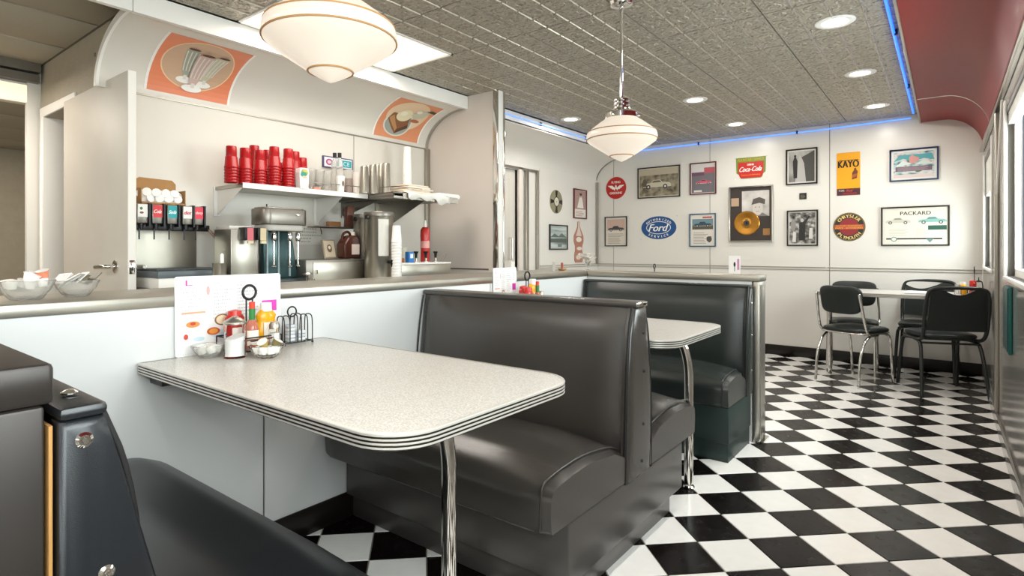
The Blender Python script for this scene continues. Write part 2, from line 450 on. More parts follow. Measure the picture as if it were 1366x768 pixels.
# far wall (front of the room in the picture)
seams_far = [onY(818.6, 300, YF).x, onY(947, 300, YF).x, onY(1106.7, 300, YF).x]
wf = panel_wall('wall_back', 'y', YF, -1, XW, XR + .1, 0, ZC + .3, seams_far, (0.905,))
bb = MB().box(XW, seams_far[1] + .30, YF - 0.012, YF, 0, 0.105).box(seams_far[1] + .306, XR, YF - 0.012, YF, 0, 0.105); st(bb.build('baseboard_back', 'base_black', bevel=0.003))
tr = MB().box(XW, XR, YF - 0.006, YF, 0.893, 0.899).box(XW, -0.95, YF - 0.010, YF, 0.918, 0.925).box(-0.93, XR, YF - 0.010, YF, 0.918, 0.925); st(tr.build('trim_1', 'steel'))
# left far wall (with the door opening) beyond the partition
DY0, DY1 = 3.95, 4.86
wl = panel_wall('wall_left', 'x', -3.49, 1, 3.62, YF, 0, ZC + .3, [5.28], (0.905, 1.95), holes=[(DY0, DY1, 0, 1.93)])
st(MB().box(-3.49, -3.478, 5.28, YF, 0, .105).build('baseboard_left', 'base_black', bevel=.003))
st(MB().box(-3.49, -3.484, 5.28, YF, 0.893, 0.899).box(-3.49, -3.480, 5.28, YF, 0.918, 0.925).build('trim_2', 'steel'))
# door in that wall: leaf set back, raised stiles
d1 = st(box('door_1', -3.56, -3.52, DY0 - .06, DY1 + .06, 0, 1.93, M['door_paint']))
MB().box(-3.52, -3.512, DY0 + .1, DY1 - .1, .2, .9).box(-3.52, -3.512, DY0 + .1, DY1 - .1, 1.0, 1.83).build('door_panel', 'door_paint', d1, bevel=.004)
mb = MB(); mb.tube([(-3.50, 4.74, 1.0), (-3.47, 4.74, 1.0), (-3.47, 4.74, 1.22), (-3.50, 4.74, 1.22)], .009); mb.build('door_handle', 'chrome', d1)
# stainless jambs
st(MB().box(-3.53, -3.465, DY1, DY1 + .05, 0, 1.96).build('trim_3', 'partition_laminate', bevel=.004))
st(MB().box(-3.49, -3.455, DY1 + .11, DY1 + .17, 0, 1.955).build('trim_4', 'steel', bevel=.01))
st(MB().box(-3.49, -3.462, DY1 + .33, DY1 + .37, 0, 1.955).build('trim_5', 'steel', bevel=.01))
st(MB().box(-3.49, -3.465, DY0 - .05, DY1 + .37, 1.935, 1.96).build('trim_6', 'steel', bevel=.004))

# service wall
YS0, YS1 = 1.17, 3.55
ws_ = panel_wall('wall_service', 'x', XW, 1, YS0, YS1, 0, 2.35, [onX(472, 200, XW).y], (1.965,), m='service_laminate', gap=.007)
st(MB().box(XW, XW + .006, YS0, YS1 - .03, 1.960, 1.970).build('trim_7', 'steel'))
st(MB().box(XW, XW + .03, YS1 - .045, YS1, .9, 1.965).build('trim_8', 'steel', bevel=.008))
# cove shells: quarter ellipses
def cove_l(th, off=0.0):
    return (XW + 0.44 * (1 - math.cos(th)) + off * math.cos(th), 1.965 + 0.285 * math.sin(th) - off * math.sin(th))
def cove_shell(name, y0, y1, m, x_shift=0.0, t=0.012):
    n = 20; outer = [cove_l(PI / 2 * i / n) for i in range(n + 1)]; inner = [cove_l(PI / 2 * i / n, -t) for i in range(n + 1)]
    mb = MB(); mb.prism([(x + x_shift, z) for x, z in outer] + [(x + x_shift, z) for x, z in inner[::-1]], 'y', y0, y1)
    return st(mb.build(name, m, smooth=30))
YC0 = 1.085
cove_shell('trim_9', YC0, YS1 - .002, 'service_laminate'); bpy.data.objects['trim_9'].name = 'cove_service'
cove_shell('cove_left', 3.64, YF - .002, 'wall_laminate', .005)
# bright edge trims of the coves
def cove_edge(name, y, m, w=.02, d=.03, xs=0.0):
    n = 20; a = [cove_l(PI / 2 * i / n, .004) for i in range(n + 1)]; b = [cove_l(PI / 2 * i / n, -.03) for i in range(n + 1)]
    return st(MB().prism([(x + xs, z) for x, z in a] + [(x + xs, z) for x, z in b[::-1]], 'y', y - w, y).build(name, m, smooth=30))
cove_edge('trim_9', YC0, 'white_paint', .014)
cove_edge('trim_10', YS1 - .004, 'post_steel', .03)
cove_edge('trim_11', YF - .006, 'steel', .025, xs=.005)
st(MB().box(-3.485, -3.465, YF - .05, YF - .012, .925, 1.955).build('trim_12', 'steel', bevel=.006))
# header fascia of the cove, two boards butted
fa = st(box('header_service', -3.075, -3.045, -3.0, 1.085, 2.243, ZC - .004, M['white_paint'])); fa2 = st(box('header_service', -3.075, -3.045, 1.089, YS1, 2.243, ZC - .004, M['white_paint']))
st(box('header_left', -3.07, -3.055, 3.62, YF, 2.245, ZC - .004, M['white_paint']))
# partition stub with bright end trims
YP0, YP1 = 3.552, 3.62
wp = st(box('wall_partition', XW, -2.77, YP0, YP1, 0, ZC, M['partition_laminate']))
st(box('trim_13', -2.782, -2.735, YP0 - .007, YP0 + .004, .93, ZC - .002, M['chrome'], bevel=.003))
st(box('trim_14', -2.77, -2.734, YP0 + .006, YP0 + .060, .93, ZC - .002, M['white_paint'], bevel=.002))
st(box('trim_15', -2.772, -2.730, YP0 + .062, YP1 + .016, .0, ZC - .002, M['chrome'], bevel=.004))
st(box('trim_16', XW + .03, -2.83, YP0 - .006, YP0, .94, .95, M['steel_dark']))

# corridor beyond the service wall and the room behind it
wc = st(MB().box(-4.20, XW - .1, 1.17, 1.29, 0, 2.6).box(-4.80, -4.20, 1.17, 1.29, 2.0, 2.6).box(-4.90, -4.80, 1.17, 1.29, 0, 2.6).build('wall_corridor', 'corridor_wall', smooth=0))
# frame of the corridor doorway
st(MB().box(-4.22, -4.20, 1.155, 1.29, 0, 2.0).box(-4.80, -4.78, 1.155, 1.29, 0, 2.0).box(-4.86, -4.80, 1.155, 1.17, 0, 2.06).box(-4.86, -4.14, 1.155, 1.17, 2.0, 2.06).build('door_frame', 'white_paint', bevel=.004))
st(box('wall_closet', -5.2, -3.7, 2.1, 2.15, 0, 2.5, M['cream_paint']))
st(box('ceiling_closet', -5.2, -3.62, 1.29, 2.1, 2.30, 2.34, M['cream_paint']))
st(box('trim_17', -4.93, -4.88, 1.09, 1.17, 0, 2.32, M['door_edge'], bevel=.004))
st(box('floor_service', -7.6, -2.16, YB - .1, 3.55, -.12, -.001, M['corridor_wall']))
# lintel over the way to the back room
st(box('header_corridor', -4.98, -4.90, -2.0, 1.17, 2.10, 2.6, M['white_paint']))
st(box('wall_back_room', -7.6, -7.5, -3, 3, 0, 2.4, M['corridor_wall']))
st(box('wall_back_room', -7.6, -4.9, 2.2, 2.3, 0, 2.4, M['corridor_wall']))
st(box('wall_corridor', -7.6, -3.0, -3.1, -3.0, 0, 2.6, M['corridor_wall']))
# suspended ceilings: boards on a T grid
def grid_ceiling(name, x0, x1, y0, y1, z, px, py):
    c = st(box(name, x0, x1, y0, y1, z + .02, z + .06, M['gap_dark']))
    nx = max(1, round((x1 - x0) / px)); ny = max(1, round((y1 - y0) / py))
    me = None
    for i in range(nx):
        for j in range(ny):
            a, b = x0 + (x1 - x0) * i / nx, y0 + (y1 - y0) * j / ny
            if me is None:
                o = MB().box(.012, (x1 - x0) / nx - .012, .012, (y1 - y0) / ny - .012, 0, .015).build('ceiling_board', 'ceiling_tile_paint', c, bevel=.003); me = o.data
            else: o = bpy.data.objects.new('ceiling_board', me); C.objects.link(o); o.parent = c
            o.location = (a, b, z)
    mb = MB()
    for i in range(nx + 1): xx = x0 + (x1 - x0) * i / nx; mb.box(xx - .010, xx + .010, y0, y1, z + .001, z + .02)
    for j in range(ny + 1): yy = y0 + (y1 - y0) * j / ny; mb.box(x0, x1, yy - .010, yy + .010, z + .001, z + .02)
    mb.build('ceiling_grid', 'steel_dark', c, smooth=0)
grid_ceiling('ceiling_corridor', -4.90, -3.15, -3.0, 1.17, 2.36, .60, 1.2)
grid_ceiling('ceiling_back_room', -7.5, -4.98, -3, 2.2, 2.13, .6, 1.2)
st(box('trim_18', -4.90, -4.80, -2.9, 1.15, 2.30, 2.36, M['steel_dark'])); st(box('trim_19', -4.90, -4.83, -2.9, 1.15, 2.235, 2.29, M['steel_dark']))
# header face over the opening, the warm light on it put in as emission
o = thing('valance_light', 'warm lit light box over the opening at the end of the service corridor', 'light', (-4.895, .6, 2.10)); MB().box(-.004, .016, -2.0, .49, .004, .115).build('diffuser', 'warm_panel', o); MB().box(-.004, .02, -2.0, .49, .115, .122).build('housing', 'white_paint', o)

# ---- tin ceiling
XT = -0.198; PP = 0.5675
hole = (-3.035, -2.468, 1.597, 2.732)
ceil = st(box('ceiling', XW - .1, XR + .1, YB, YF, ZC + .012, ZC + .1, M['steel_dark']))
pm = MB(); pm.box(.0035, PP - .0035, .0035, PP - .0035, 0, .012, M['tin'])
q = PP / 4
for i in range(4):
    for j in range(4):
        a, b = i * q, j * q
        # ridge along Y on every module line, a finer one along X, a boss on each corner
        if i: pm.add([(a - .005, b + .007, 0), (a - .002, b + .007, -.005), (a + .002, b + .007, -.005), (a + .005, b + .007, 0), (a - .005, b + q - .007, 0), (a - .002, b + q - .007, -.005), (a + .002, b + q - .007, -.005), (a + .005, b + q - .007, 0)], [(0, 1, 5, 4), (1, 2, 6, 5), (2, 3, 7, 6), (0, 3, 2, 1), (4, 5, 6, 7)], M['tin_bead'])
        if j: pm.add([(a + .012, b - .003, 0), (a + .012, b, -.002), (a + .012, b + .003, 0), (a + q - .012, b - .003, 0), (a + q - .012, b, -.002), (a + q - .012, b + .003, 0)], [(0, 1, 4, 3), (1, 2, 5, 4), (0, 2, 1), (3, 4, 5)])
        for dx, dy in ((.018, .018), (q - .018, .018), (.018, q - .018), (q - .018, q - .018)):
            cx, cy = a + dx, b + dy; e = .0065
            pm.add([(cx - e, cy - e, 0), (cx + e, cy - e, 0), (cx + e, cy + e, 0), (cx - e, cy + e, 0), (cx, cy, -.005)], [(0, 1, 4), (1, 2, 4), (2, 3, 4), (3, 0, 4)], M['tin'])
        cx, cy = a + q / 2, b + q / 2
        ring = []
        for k in range(12):
            w = 2 * PI * k / 12; ring.append((cx + .036 * math.cos(w), cy + .036 * math.sin(w), 0)); ring.append((cx + .031 * math.cos(w), cy + .031 * math.sin(w), -.003)); ring.append((cx + .024 * math.cos(w), cy + .024 * math.sin(w), 0))
        pm.add(ring, [(3 * k, 3 * ((k + 1) % 12), 3 * ((k + 1) % 12) + 1, 3 * k + 1) for k in range(12)] + [(3 * k + 1, 3 * ((k + 1) % 12) + 1, 3 * ((k + 1) % 12) + 2, 3 * k + 2) for k in range(12)])
first = None
for i in range(5):
    for j in range(-9, 8):
        x0 = XT - (i + 1) * PP; y0 = 2.165 + j * PP
        if y0 > YF or y0 < YB: continue
        if x0 < -3.0 and abs(y0 + .284 - 2.165) < .57 : continue
        if x0 < -3.0 and abs(y0 + .284 + 1.24) < .57 : continue
        if first is None: first = pm.build('tin_panel', None, ceil, smooth=0, recalc=False); o = first
        else: o = bpy.data.objects.new('tin_panel', first.data); C.objects.link(o); o.parent = ceil
        o.location = (x0, y0, ZC)
# ceiling fixtures
def troffer(x0, x1, y0, y1, label):
    o = thing('ceiling_troffer', label, 'ceiling light', ((x0 + x1) / 2, (y0 + y1) / 2, ZC)); a, b = (x1 - x0) / 2, (y1 - y0) / 2
    mb = MB(); mb.box(-a, a, -b, -b + .015, -.006, .012).box(-a, a, b - .015, b, -.006, .012).box(-a, -a + .015, -b, b, -.006, .012).box(a - .015, a, -b, b, -.006, .012)
    mb.build('trim_frame', 'white_paint', o); MB().box(-a + .015, a - .015, -b + .015, b - .015, .004, .010).build('diffuser', 'troffer', o)
troffer(hole[0], hole[1], hole[2], hole[3], 'flat rectangular light panel in the tin ceiling above the curved service wall')
troffer(hole[0], hole[1], -1.81, -.67, 'flat rectangular light panel behind the viewer')  # unseen fixture added as fill light
RL = []
names = {(-.48, 3.65): 'nearest of the right hand row of recessed ceiling lights', (-.48, 4.82): 'middle one of the right hand row of recessed ceiling lights', (-.48, 6.0): 'recessed ceiling light nearest the corner where the blue tubes meet',
         (-1.64, 4.82): 'nearer of the two recessed lights in the middle of the tin ceiling', (-1.64, 6.0): 'farther of the two recessed lights in the middle of the tin ceiling', (-2.81, 4.79): 'recessed ceiling light by the left wall with the blue tube'}
def downlight(x, y, label):
    o = thing('recessed_light', label, 'ceiling light', (x, y, ZC), group='round recessed lights in the tin ceiling')
    MB().lathe([(.062, .0), (.065, -.006), (.088, -.008), (.098, -.003), (.098, 0)], seg=28).build('trim_ring', 'white_paint', o)
    MB().lathe([(.0005, -.010), (.035, -.009), (.055, -.005), (.062, 0)], seg=24).build('bulb', 'bulb', o)
    area('downlight_lamp', (x, y, ZC - .02), (0, 0, 0), .12, .12, 7.0, (1, .95, .88), 'DISK')
for (x, y), l in names.items(): downlight(x, y, l)
for k, (x, y) in enumerate(((-.48, 2.48), (-.48, 1.3), (-.48, .1), (-.48, -1.1), (-.48, -2.3), (-1.64, -1.1), (-1.64, -2.3))):
    downlight(x, y, ['recessed ceiling light in the aisle row outside the picture, above the gap between the booths', 'recessed ceiling light above the aisle by the near booth table', 'recessed ceiling light over the viewer', 'first recessed light behind the viewer, aisle side', 'second recessed light behind the viewer, aisle side', 'first recessed light behind the viewer, counter side', 'second recessed light behind the viewer, counter side'][k])

# ---- window wall on the right, mirror-like steel laminate
WIN = [(-2.9, -1.3), (-0.75, 1.3), (2.5, 4.15), (5.35, 6.42)]
wr = panel_wall('wall_right', 'x', XR, -1, YB, YF, 0, ZC + .2, [1.9, 4.75], (.905, 1.965), m='steel_wall', holes=[(a, b, .96, 1.86) for a, b in WIN], thick=.16)
st(MB().box(XR - .014, XR, YB, YF - .013, 0, .09).build('baseboard_right', 'steel_wall', bevel=.004))
st(MB().box(XR - .006, XR, YB, YF - .013, .09, .098).build('trim_20', 'chrome'))
for k, (a, b) in enumerate(WIN):
    w = st(MB().box(XR + .03, XR + .13, a, a + .05, .96, 1.86).box(XR + .03, XR + .13, b - .05, b, .96, 1.86).box(XR + .03, XR + .13, a, b, .96, 1.0).box(XR + .03, XR + .13, a, b, 1.82, 1.86).box(XR + .05, XR + .11, (a + b) / 2 - .02, (a + b) / 2 + .02, 1, 1.82).build('window_%d' % (k + 1), 'white_paint', bevel=.004))
    st(MB().box(XR - .014, XR + .0, a - .03, b + .03, .938, .96).box(XR - .012, XR, a - .03, a + .02, .96, 1.9).box(XR - .012, XR, b - .02, b + .04, .96, 1.9).build('window_sill', 'white_paint', w, bevel=.005))
    MB().box(XR + .075, XR + .085, a + .04, b - .04, .99, 1.83).build('window_pane', 'pane', w)
    MB().box(XR + .06, XR + .10, a + .05, a + .075, 1.0, 1.82).box(XR + .06, XR + .10, b - .075, b - .05, 1.0, 1.82).build('window_gasket', flat('1E2438'), w)
    # raised blind: headrail and stacked slats
    hr = MB().box(XR + .0, XR + .05, a + .02, b - .02, 1.83, 1.87).build('blind_headrail', flat('6B6A68'), w, bevel=.004)
    n = 26 if k == 3 else 6
    mb = MB()
    for i in range(n): mb.box(XR + .005, XR + .045, a + .03, b - .03, 1.825 - .011 * i - .003, 1.825 - .011 * i)
    o = mb.build('blind_slats', 'white_paint', w, smooth=0); o['kind'] = 'stuff'
st(MB().box(XR - .03, XR - .0, YB, YF - .03, 1.945, 1.975).build('trim_21', 'chrome', bevel=.006))
st(MB().tube([(XR - .012, 4.27, 1.93), (XR - .02, 4.55, 1.43)], .006).build('trim_22', 'white_paint'))
st(MB().box(XR - .02, XR, 4.72, 4.78, 0.1, 1.945).build('trim_23', 'steel', bevel=.006))
# curved red soffit
def cove_r(th, off=0.0): return (-.02 + (.27 + off) * math.cos(th), 1.97 + (.30 + off) * math.sin(th))
def cove_red(name, y0, y1, o1, o2, m):
    n = 18; a = [cove_r(PI / 2 * i / n, o1) for i in range(n + 1)] + [(-.185, 2.27 + o1)]; b = [cove_r(PI / 2 * i / n, o2) for i in range(n + 1)] + [(-.185, 2.27 + o2)]
    return st(MB().prism(a + b[::-1], 'y', y0, y1).build(name, m, smooth=30))
cove_red('cove_right', YB, 5.565, 0, .012, 'red_gloss'); cove_red('cove_right', 5.569, YF, 0, .012, 'red_gloss')
cove_red('trim_24', 5.555, 5.580, -.004, .006, 'chrome')
st(box('trim_25', -.198, -.184, YB, YF, 2.26, ZC, M['steel'], bevel=.003))
# wall behind the camera
panel_wall('wall_front', 'y', YB, 1, -3.0, XR + .1, 0, ZC, [-2, -.8], (.905,))
st(box('ground_outside', .6, 14, -6, 14, -.3, -.2, M['outdoor_ground']))

# ---- half wall under the counter cap, then the divider behind the second booth
XH = -1.93
wh = panel_wall('wall_half', 'x', XH, 1, YB, 3.505, 0, .918, [onX(352, 600, XH).y, onX(654, 385, XH).y, -1.0], m='booth_laminate', thick=.12, gap=.007)
st(MB().box(XH, XH + .008, .0, 3.5, 0, .105).build('baseboard_half', 'base_black', bevel=.002))
dv = st(box('wall_divider', -2.05, -.872, 3.51, 3.645, 0, .918, M['booth_laminate']))
o = thing('divider_post', 'brushed steel end post of the divider behind the far booth', 'post', (-.830, 3.578, 0))
MB().box(-.036, 0, -.070, .066, 0, .918).build('post_shell', 'post_steel', o, bevel=.006); MB().box(0, .004, -.06, -.02, .02, .9).build('bright_strip', 'post_steel', o); MB().box(-.02, .02, -.075, .075, 0, .012).build('foot_plate', 'chrome', o)
o = MB().box(XH - .40, XH + .006, YB, 3.50, .918, .955).box(-2.36, -.828, 3.503, 3.66, .918, .955).build('service_counter', 'steel', bevel=.005); tag(o, 'long brushed steel counter top on the white half wall, turning along the divider', 'counter')
st(MB().box(-2.33, -2.31, YB, 3.5, 0, .917).build('wall_counter_back', 'steel_dark'))
# near divider and its cap, left foreground
o = thing('low_divider', 'short dull steel divider with a thick cap in the left foreground', 'divider', (-1.4, .14, 0))
MB().box(-.52, .520, -.08, .085, .905, .957).build('cap', 'divider_steel', o, bevel=.007)
MB().box(-.525, .5245, -.07, .0735, 0, .905).build('body', 'divider_steel', o, bevel=.004)
MB().box(-.52, .528, .0765, .0805, 0, .88).build('plywood_strip', 'plywood', o)
# ================================================================ NEON
def neon(name, pts, m, label, clips):
    o = thing(name, label, 'neon light', pts[0])
    b = Vector(pts[0]); MB().tube([Vector(p) - b for p in pts], .0075 if m == 'neon_blue' else .006, 10).build('glass_tube', m, o, smooth=60)
    for c in clips:
        c = Vector(c) - b; MB().box(c.x - .008, c.x + .008, c.y - .012, c.y + .012, c.z - .012, c.z + .02).build('clip', 'black_metal', o, bevel=.002)
neon('neon_tube', [(-.235, y, 2.325) for y in (-3.0, .5, 2.2, 3.9, 5.2, 6.42)], 'neon_blue', 'bright blue neon tube running along the red curved soffit', [(-.225, 3.98, 2.325), (-.225, 5.35, 2.325), (-.225, 2.4, 2.325)])
neon('neon_tube', [(-3.0, YF - .03, 2.30), (-2.0, YF - .03, 2.30), (-1.0, YF - .03, 2.30), (-.26, YF - .03, 2.315)], 'neon_mid', 'thin blue neon tube along the top of the far wall', [(-2.2, YF - .025, 2.30), (-1.2, YF - .025, 2.30)])
neon('neon_tube', [(-3.035, 3.7, 2.30), (-3.035, 5, 2.30), (-3.035, 6.5, 2.30)], 'neon_pale', 'pale blue neon tube over the left wall with the record', [(-3.04, 4.62, 2.30), (-3.04, 5.5, 2.30)])

# ================================================================ PENDANTS
def pendant(x, y, label):
    o = thing('pendant_lamp', label, 'pendant lamp', (x, y, ZC), group='schoolhouse glass pendant lamps over the booths')
    MB().lathe([(.0, -.028), (.03, -.027), (.055, -.016), (.062, 0)], seg=24).build('ceiling_canopy', 'chrome', o)
    MB().cyl((0, 0, 0), (0, 0, -.50), .0085).build('rod', 'chrome', o)
    MB().lathe([(.0, -.485), (.034, -.488), (.040, -.494), (.040, -.500), (.026, -.504), (.026, -.508), (.040, -.512), (.040, -.520), (.026, -.524), (.026, -.528), (.040, -.532), (.040, -.540), (.03, -.545), (.03, -.552), (.074, -.558), (.080, -.564), (.080, -.590), (.0, -.590)], seg=28).build('fitter', 'chrome', o)
    for k in range(3):
        a = 2 * PI * k / 3 + .4; MB().tube([(.078 * math.cos(a), .078 * math.sin(a), -.577), (.090 * math.cos(a), .090 * math.sin(a), -.577)], .004, 8).build('thumb_screw', 'chrome', o)
    pr = [(.074, -.583), (.082, -.590), (.11, -.609), (.14, -.632), (.163, -.651), (.1715, -.661), (.1745, -.672), (.1755, -.683), (.1745, -.692), (.168, -.703), (.14, -.723), (.10, -.749), (.064, -.772), (.056, -.777), (.050, -.781), (.03, -.792), (.012, -.801), (.0, -.806)]
    s = MB().lathe(pr, seg=56).build('glass_shade', 'lamp_glass', o, smooth=60)
    for r, z in ((.1690, -.6570), (.1745, -.6945), (.0590, -.7765)):
        a = [(r * math.cos(2 * PI * k / 48), r * math.sin(2 * PI * k / 48), z) for k in range(48)]
        MB().tube(a, .0027, 6, closed=True).build('painted_line', 'lamp_line', s)
    return o
pendant(-1.284, .935, 'white glass pendant lamp hanging closest, over the front booth table')
pendant(-1.284, 2.69, 'white glass pendant lamp on a chrome rod over the farther booth table')

# ================================================================ BOOTHS
XA, XB = -1.922, -.87
def seat_profile(front, back, base_z=.29):      # s = distance from seam plane, z
    return [(back, base_z), (front - .004, base_z), (front, base_z + .012), (front + .004, .36), (front, .398), (front - .012, .414), (front - .04, .423),
            (front - .12, .432), (front - .24, .436), (back + .1, .415), (back + .03, .385), (back, .37)]
def booth_half(o, sg, leather, base, front=.60, back=.085, zo=0.0):
    # seat: grid swept along X with domed crown and soft ends
    pr = seat_profile(front, back); nx = 26; vs = []; n = len(pr); mb = MB()
    fine = []
    for a, b in zip(pr, pr[1:] + pr[:1]):
        k = 4 if math.hypot(a[0] - b[0], a[1] - b[1]) > .05 else 2
        fine += [(a[0] + (b[0] - a[0]) * t / k, a[1] + (b[1] - a[1]) * t / k) for t in range(k)]
    n = len(fine); cs, cz = (front + back) / 2, .36
    for i in range(nx + 1):
        t = i / nx; x = XA + (XB - XA) * t; e = min(t, 1 - t) * (XB - XA); ea = max(0.0, min((1 - t) * (XB - XA), .14 + e))
        sc = 1.0 if e > .02 else .955 + .045 * math.sqrt(max(0, 1 - (1 - e / .02) ** 2))
        dome = (.042 * min(1, ea / .22) ** .55 if ea > 0 else 0) + zo
        for s0, z in fine:
            ss = cs + (s0 - cs) * sc; zz = cz + (z - cz) * sc
            if z > .40 or (z > .365 and s0 < front - .05): zz += dome * max(0, min(1, (front - s0) / .10)) ** .6
            elif s0 > front - .05 and z > .3: ss += .012 * min(1, e / .1)
            vs.append((x, sg * ss, zz))
    fs = [(i * n + k, i * n + (k + 1) % n, (i + 1) * n + (k + 1) % n, (i + 1) * n + k) for i in range(nx) for k in range(n)]
    fs += [tuple(range(n))[::-1], tuple(nx * n + k for k in range(n))]
    seat = mb.add(vs, fs).build('seat', leather, o, smooth=50)
    # piping that follows the end of the seat
    path = [(XB - .028, sg * s0, z + .006 + .012) for s0, z in pr[4:11]]
    MB().tube(smooth_path([(XB - .028, sg * (front + .006), .30)] + path), .0035, 8).build('piping', leather, seat, smooth=60)
    # backrest pad, puffed
    nu, nv = 18, 12; vs = []
    for j in range(nv + 1):
        v = j / nv; z = .375 + (.893 - .375) * v
        s0 = .045 + (.105 - .045) * (1 - v) ** .8
        for i in range(nu + 1):
            u = i / nu; x = XA + .004 + (XB - .024 - XA) * u
            eu = min(u, 1 - u) * (XB - XA); ev = min(v, 1 - v + .02) * .52
            puff = .030 * (min(1, eu / .09)) ** .5 * (min(1, ev / .10)) ** .5
            vs.append((x, sg * (s0 - .012 + puff), z))
    k = len(vs); vs += [(x, sg * .01, z) for x, y, z in vs]
    W = nu + 1; fs = []
    for j in range(nv):
        for i in range(nu):
            a = j * W + i; fs += [(a, a + 1, a + 1 + W, a + W), (k + a, k + a + W, k + a + 1 + W, k + a + 1)]
    for i in range(nu): fs += [(i, k + i, k + i + 1, i + 1), (nv * W + i, nv * W + i + 1, k + nv * W + i + 1, k + nv * W + i)]
    for j in range(nv): fs += [(j * W, (j + 1) * W, k + (j + 1) * W, k + j * W), (j * W + nu, k + j * W + nu, k + (j + 1) * W + nu, (j + 1) * W + nu)]
    bp = MB().add(vs, fs).build('backrest', leather, o, smooth=60)
    # piping round the end panel
    pa = [(XB - .004, sg * .048, .893), (XB - .002, sg * .082, .80), (XB - .002, sg * .100, .64), (XB - .002, sg * .108, .45), (XB - .004, sg * .112, .285)]
    MB().tube(smooth_path(pa), .0055, 8).build('piping', 'leather_seam', bp, smooth=60)
    pa = [(XA + .006, sg * .05, .89), (XA + .006, sg * .086, .70), (XA + .006, sg * .105, .40)]
    MB().tube(smooth_path(pa), .004, 8).build('piping', 'leather_seam', bp, smooth=60)
def end_panel(o, poly, leather, buttons, x=XB):
    n = len(poly); cy = sum(p[0] for p in poly) / n; cz = sum(p[1] for p in poly) / n
    vs = []
    for dx, sc in ((-.02, 1), (.0, 1), (.006, .97), (.010, .88), (.012, .6)):
        vs += [(x + dx, cy + (p[0] - cy) * sc, cz + (p[1] - cz) * (1 - (1 - sc) * .35)) for p in poly]
    fs = [tuple(range(n))[::-1], tuple(range(4 * n, 5 * n))] + [(r * n + i, r * n + (i + 1) % n, (r + 1) * n + (i + 1) % n, (r + 1) * n + i) for r in range(4) for i in range(n)]
    ep = MB().add(vs, fs).build('end_panel', leather, o, smooth=60)
    return ep
def button(par, x, y, z, m='chrome', r=.009):
    T = Matrix.Translation((x, y, z)) @ Matrix.Rotation(PI / 2, 4, 'Y')
    MB().lathe([(r, 0), (r * 1.05, .002), (r * .7, .0045), (r * .62, .003), (r * .45, .003), (r * .3, .0055), (0, .006)], seg=20, T=T).build('upholstery_nail', m, par)
# double booth between the two tables
o = thing('double_booth', 'double sided charcoal leather booth between the two laminate tables', 'booth', (0, 1.965, 0))
for sg in (-1, 1): booth_half(o, sg, 'leather', 'booth_base')
ep = end_panel(o, [(-.046, .893), (-.08, .80), (-.098, .64), (-.106, .45), (-.11, .283), (.075, .283), (.092, .42), (.092, .60), (.066, .76), (.046, .893)], 'leather', [])
for z, y in ((.80, .012), (.66, .018), (.47, .012), (.34, .0)): button(ep, XB + .0105, y, z, 'leather_seam', .006)
MB().box(XA, XB + .012, -.05, .05, .893, .913).build('top_cap', 'leather', o, bevel=.006)
button(MB().box(XB + .010, XB + .013, -.046, .046, .897, .910).build('cap_end', 'chrome', o, bevel=.001), XB + .006, 0, .90, 'chrome', .006)
b_ = MB().box(XA, XB - .002, -.49, .44, .10, .288).build('base', 'booth_base', o, bevel=.006)
MB().box(XA, XB - .04, -.455, .40, 0, .10).build('kick_base', 'booth_base', o, bevel=.003)
# booth against the divider
o = thing('booth_bench', 'dark green black leather booth bench against the steel topped divider', 'booth', (0, 3.495, 0))
booth_half(o, -1, 'leather_green', 'booth_base_green', front=.45, back=.085)
end_panel(o, [(-.042, .888), (-.07, .80), (-.09, .64), (-.098, .45), (-.10, .283), (0, .283), (0, .888)], 'leather_green', [])
bp = [c for c in o.children if c.name.startswith('backrest')][0]
MB().box(XA, XB + .008, -.05, -.002, .885, .902).build('top_cap', 'leather_green', o, bevel=.006)
MB().box(XA, XB - .002, -.43, -.005, .10, .288).build('base', 'booth_base_green', o, bevel=.006)
MB().box(XA, XB - .01, -.41, -.005, 0, .10).build('kick_base', 'booth_base_green', o, bevel=.003)
for z in (.80, .62, .42): button(o, XB + .009, -.035, z, 'chrome', .006)
# near booth, its back to the camera side
o = thing('booth_bench', 'black leather booth bench in the left foreground with chrome nails on its end', 'booth', (0, .224, 0))
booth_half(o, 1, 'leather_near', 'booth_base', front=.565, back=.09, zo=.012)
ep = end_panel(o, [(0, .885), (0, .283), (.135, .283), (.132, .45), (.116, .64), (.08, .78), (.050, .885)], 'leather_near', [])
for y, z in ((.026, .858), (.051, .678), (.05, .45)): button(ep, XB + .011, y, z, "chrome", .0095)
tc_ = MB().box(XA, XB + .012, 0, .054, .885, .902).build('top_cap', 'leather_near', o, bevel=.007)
T = Matrix.Translation((XB - .06, .03, .905)); MB().lathe([(.010, 0), (.0105, .002), (.006, .005), (0, .006)], seg=16, T=T).build('upholstery_nail', 'chrome', tc_)
MB().box(XA, XB - .002, .005, .45, .10, .288).build('base', 'booth_base', o, bevel=.006)
MB().box(XA, XB - .04, .01, .42, 0, .10).build('kick_base', 'booth_base', o, bevel=.003)

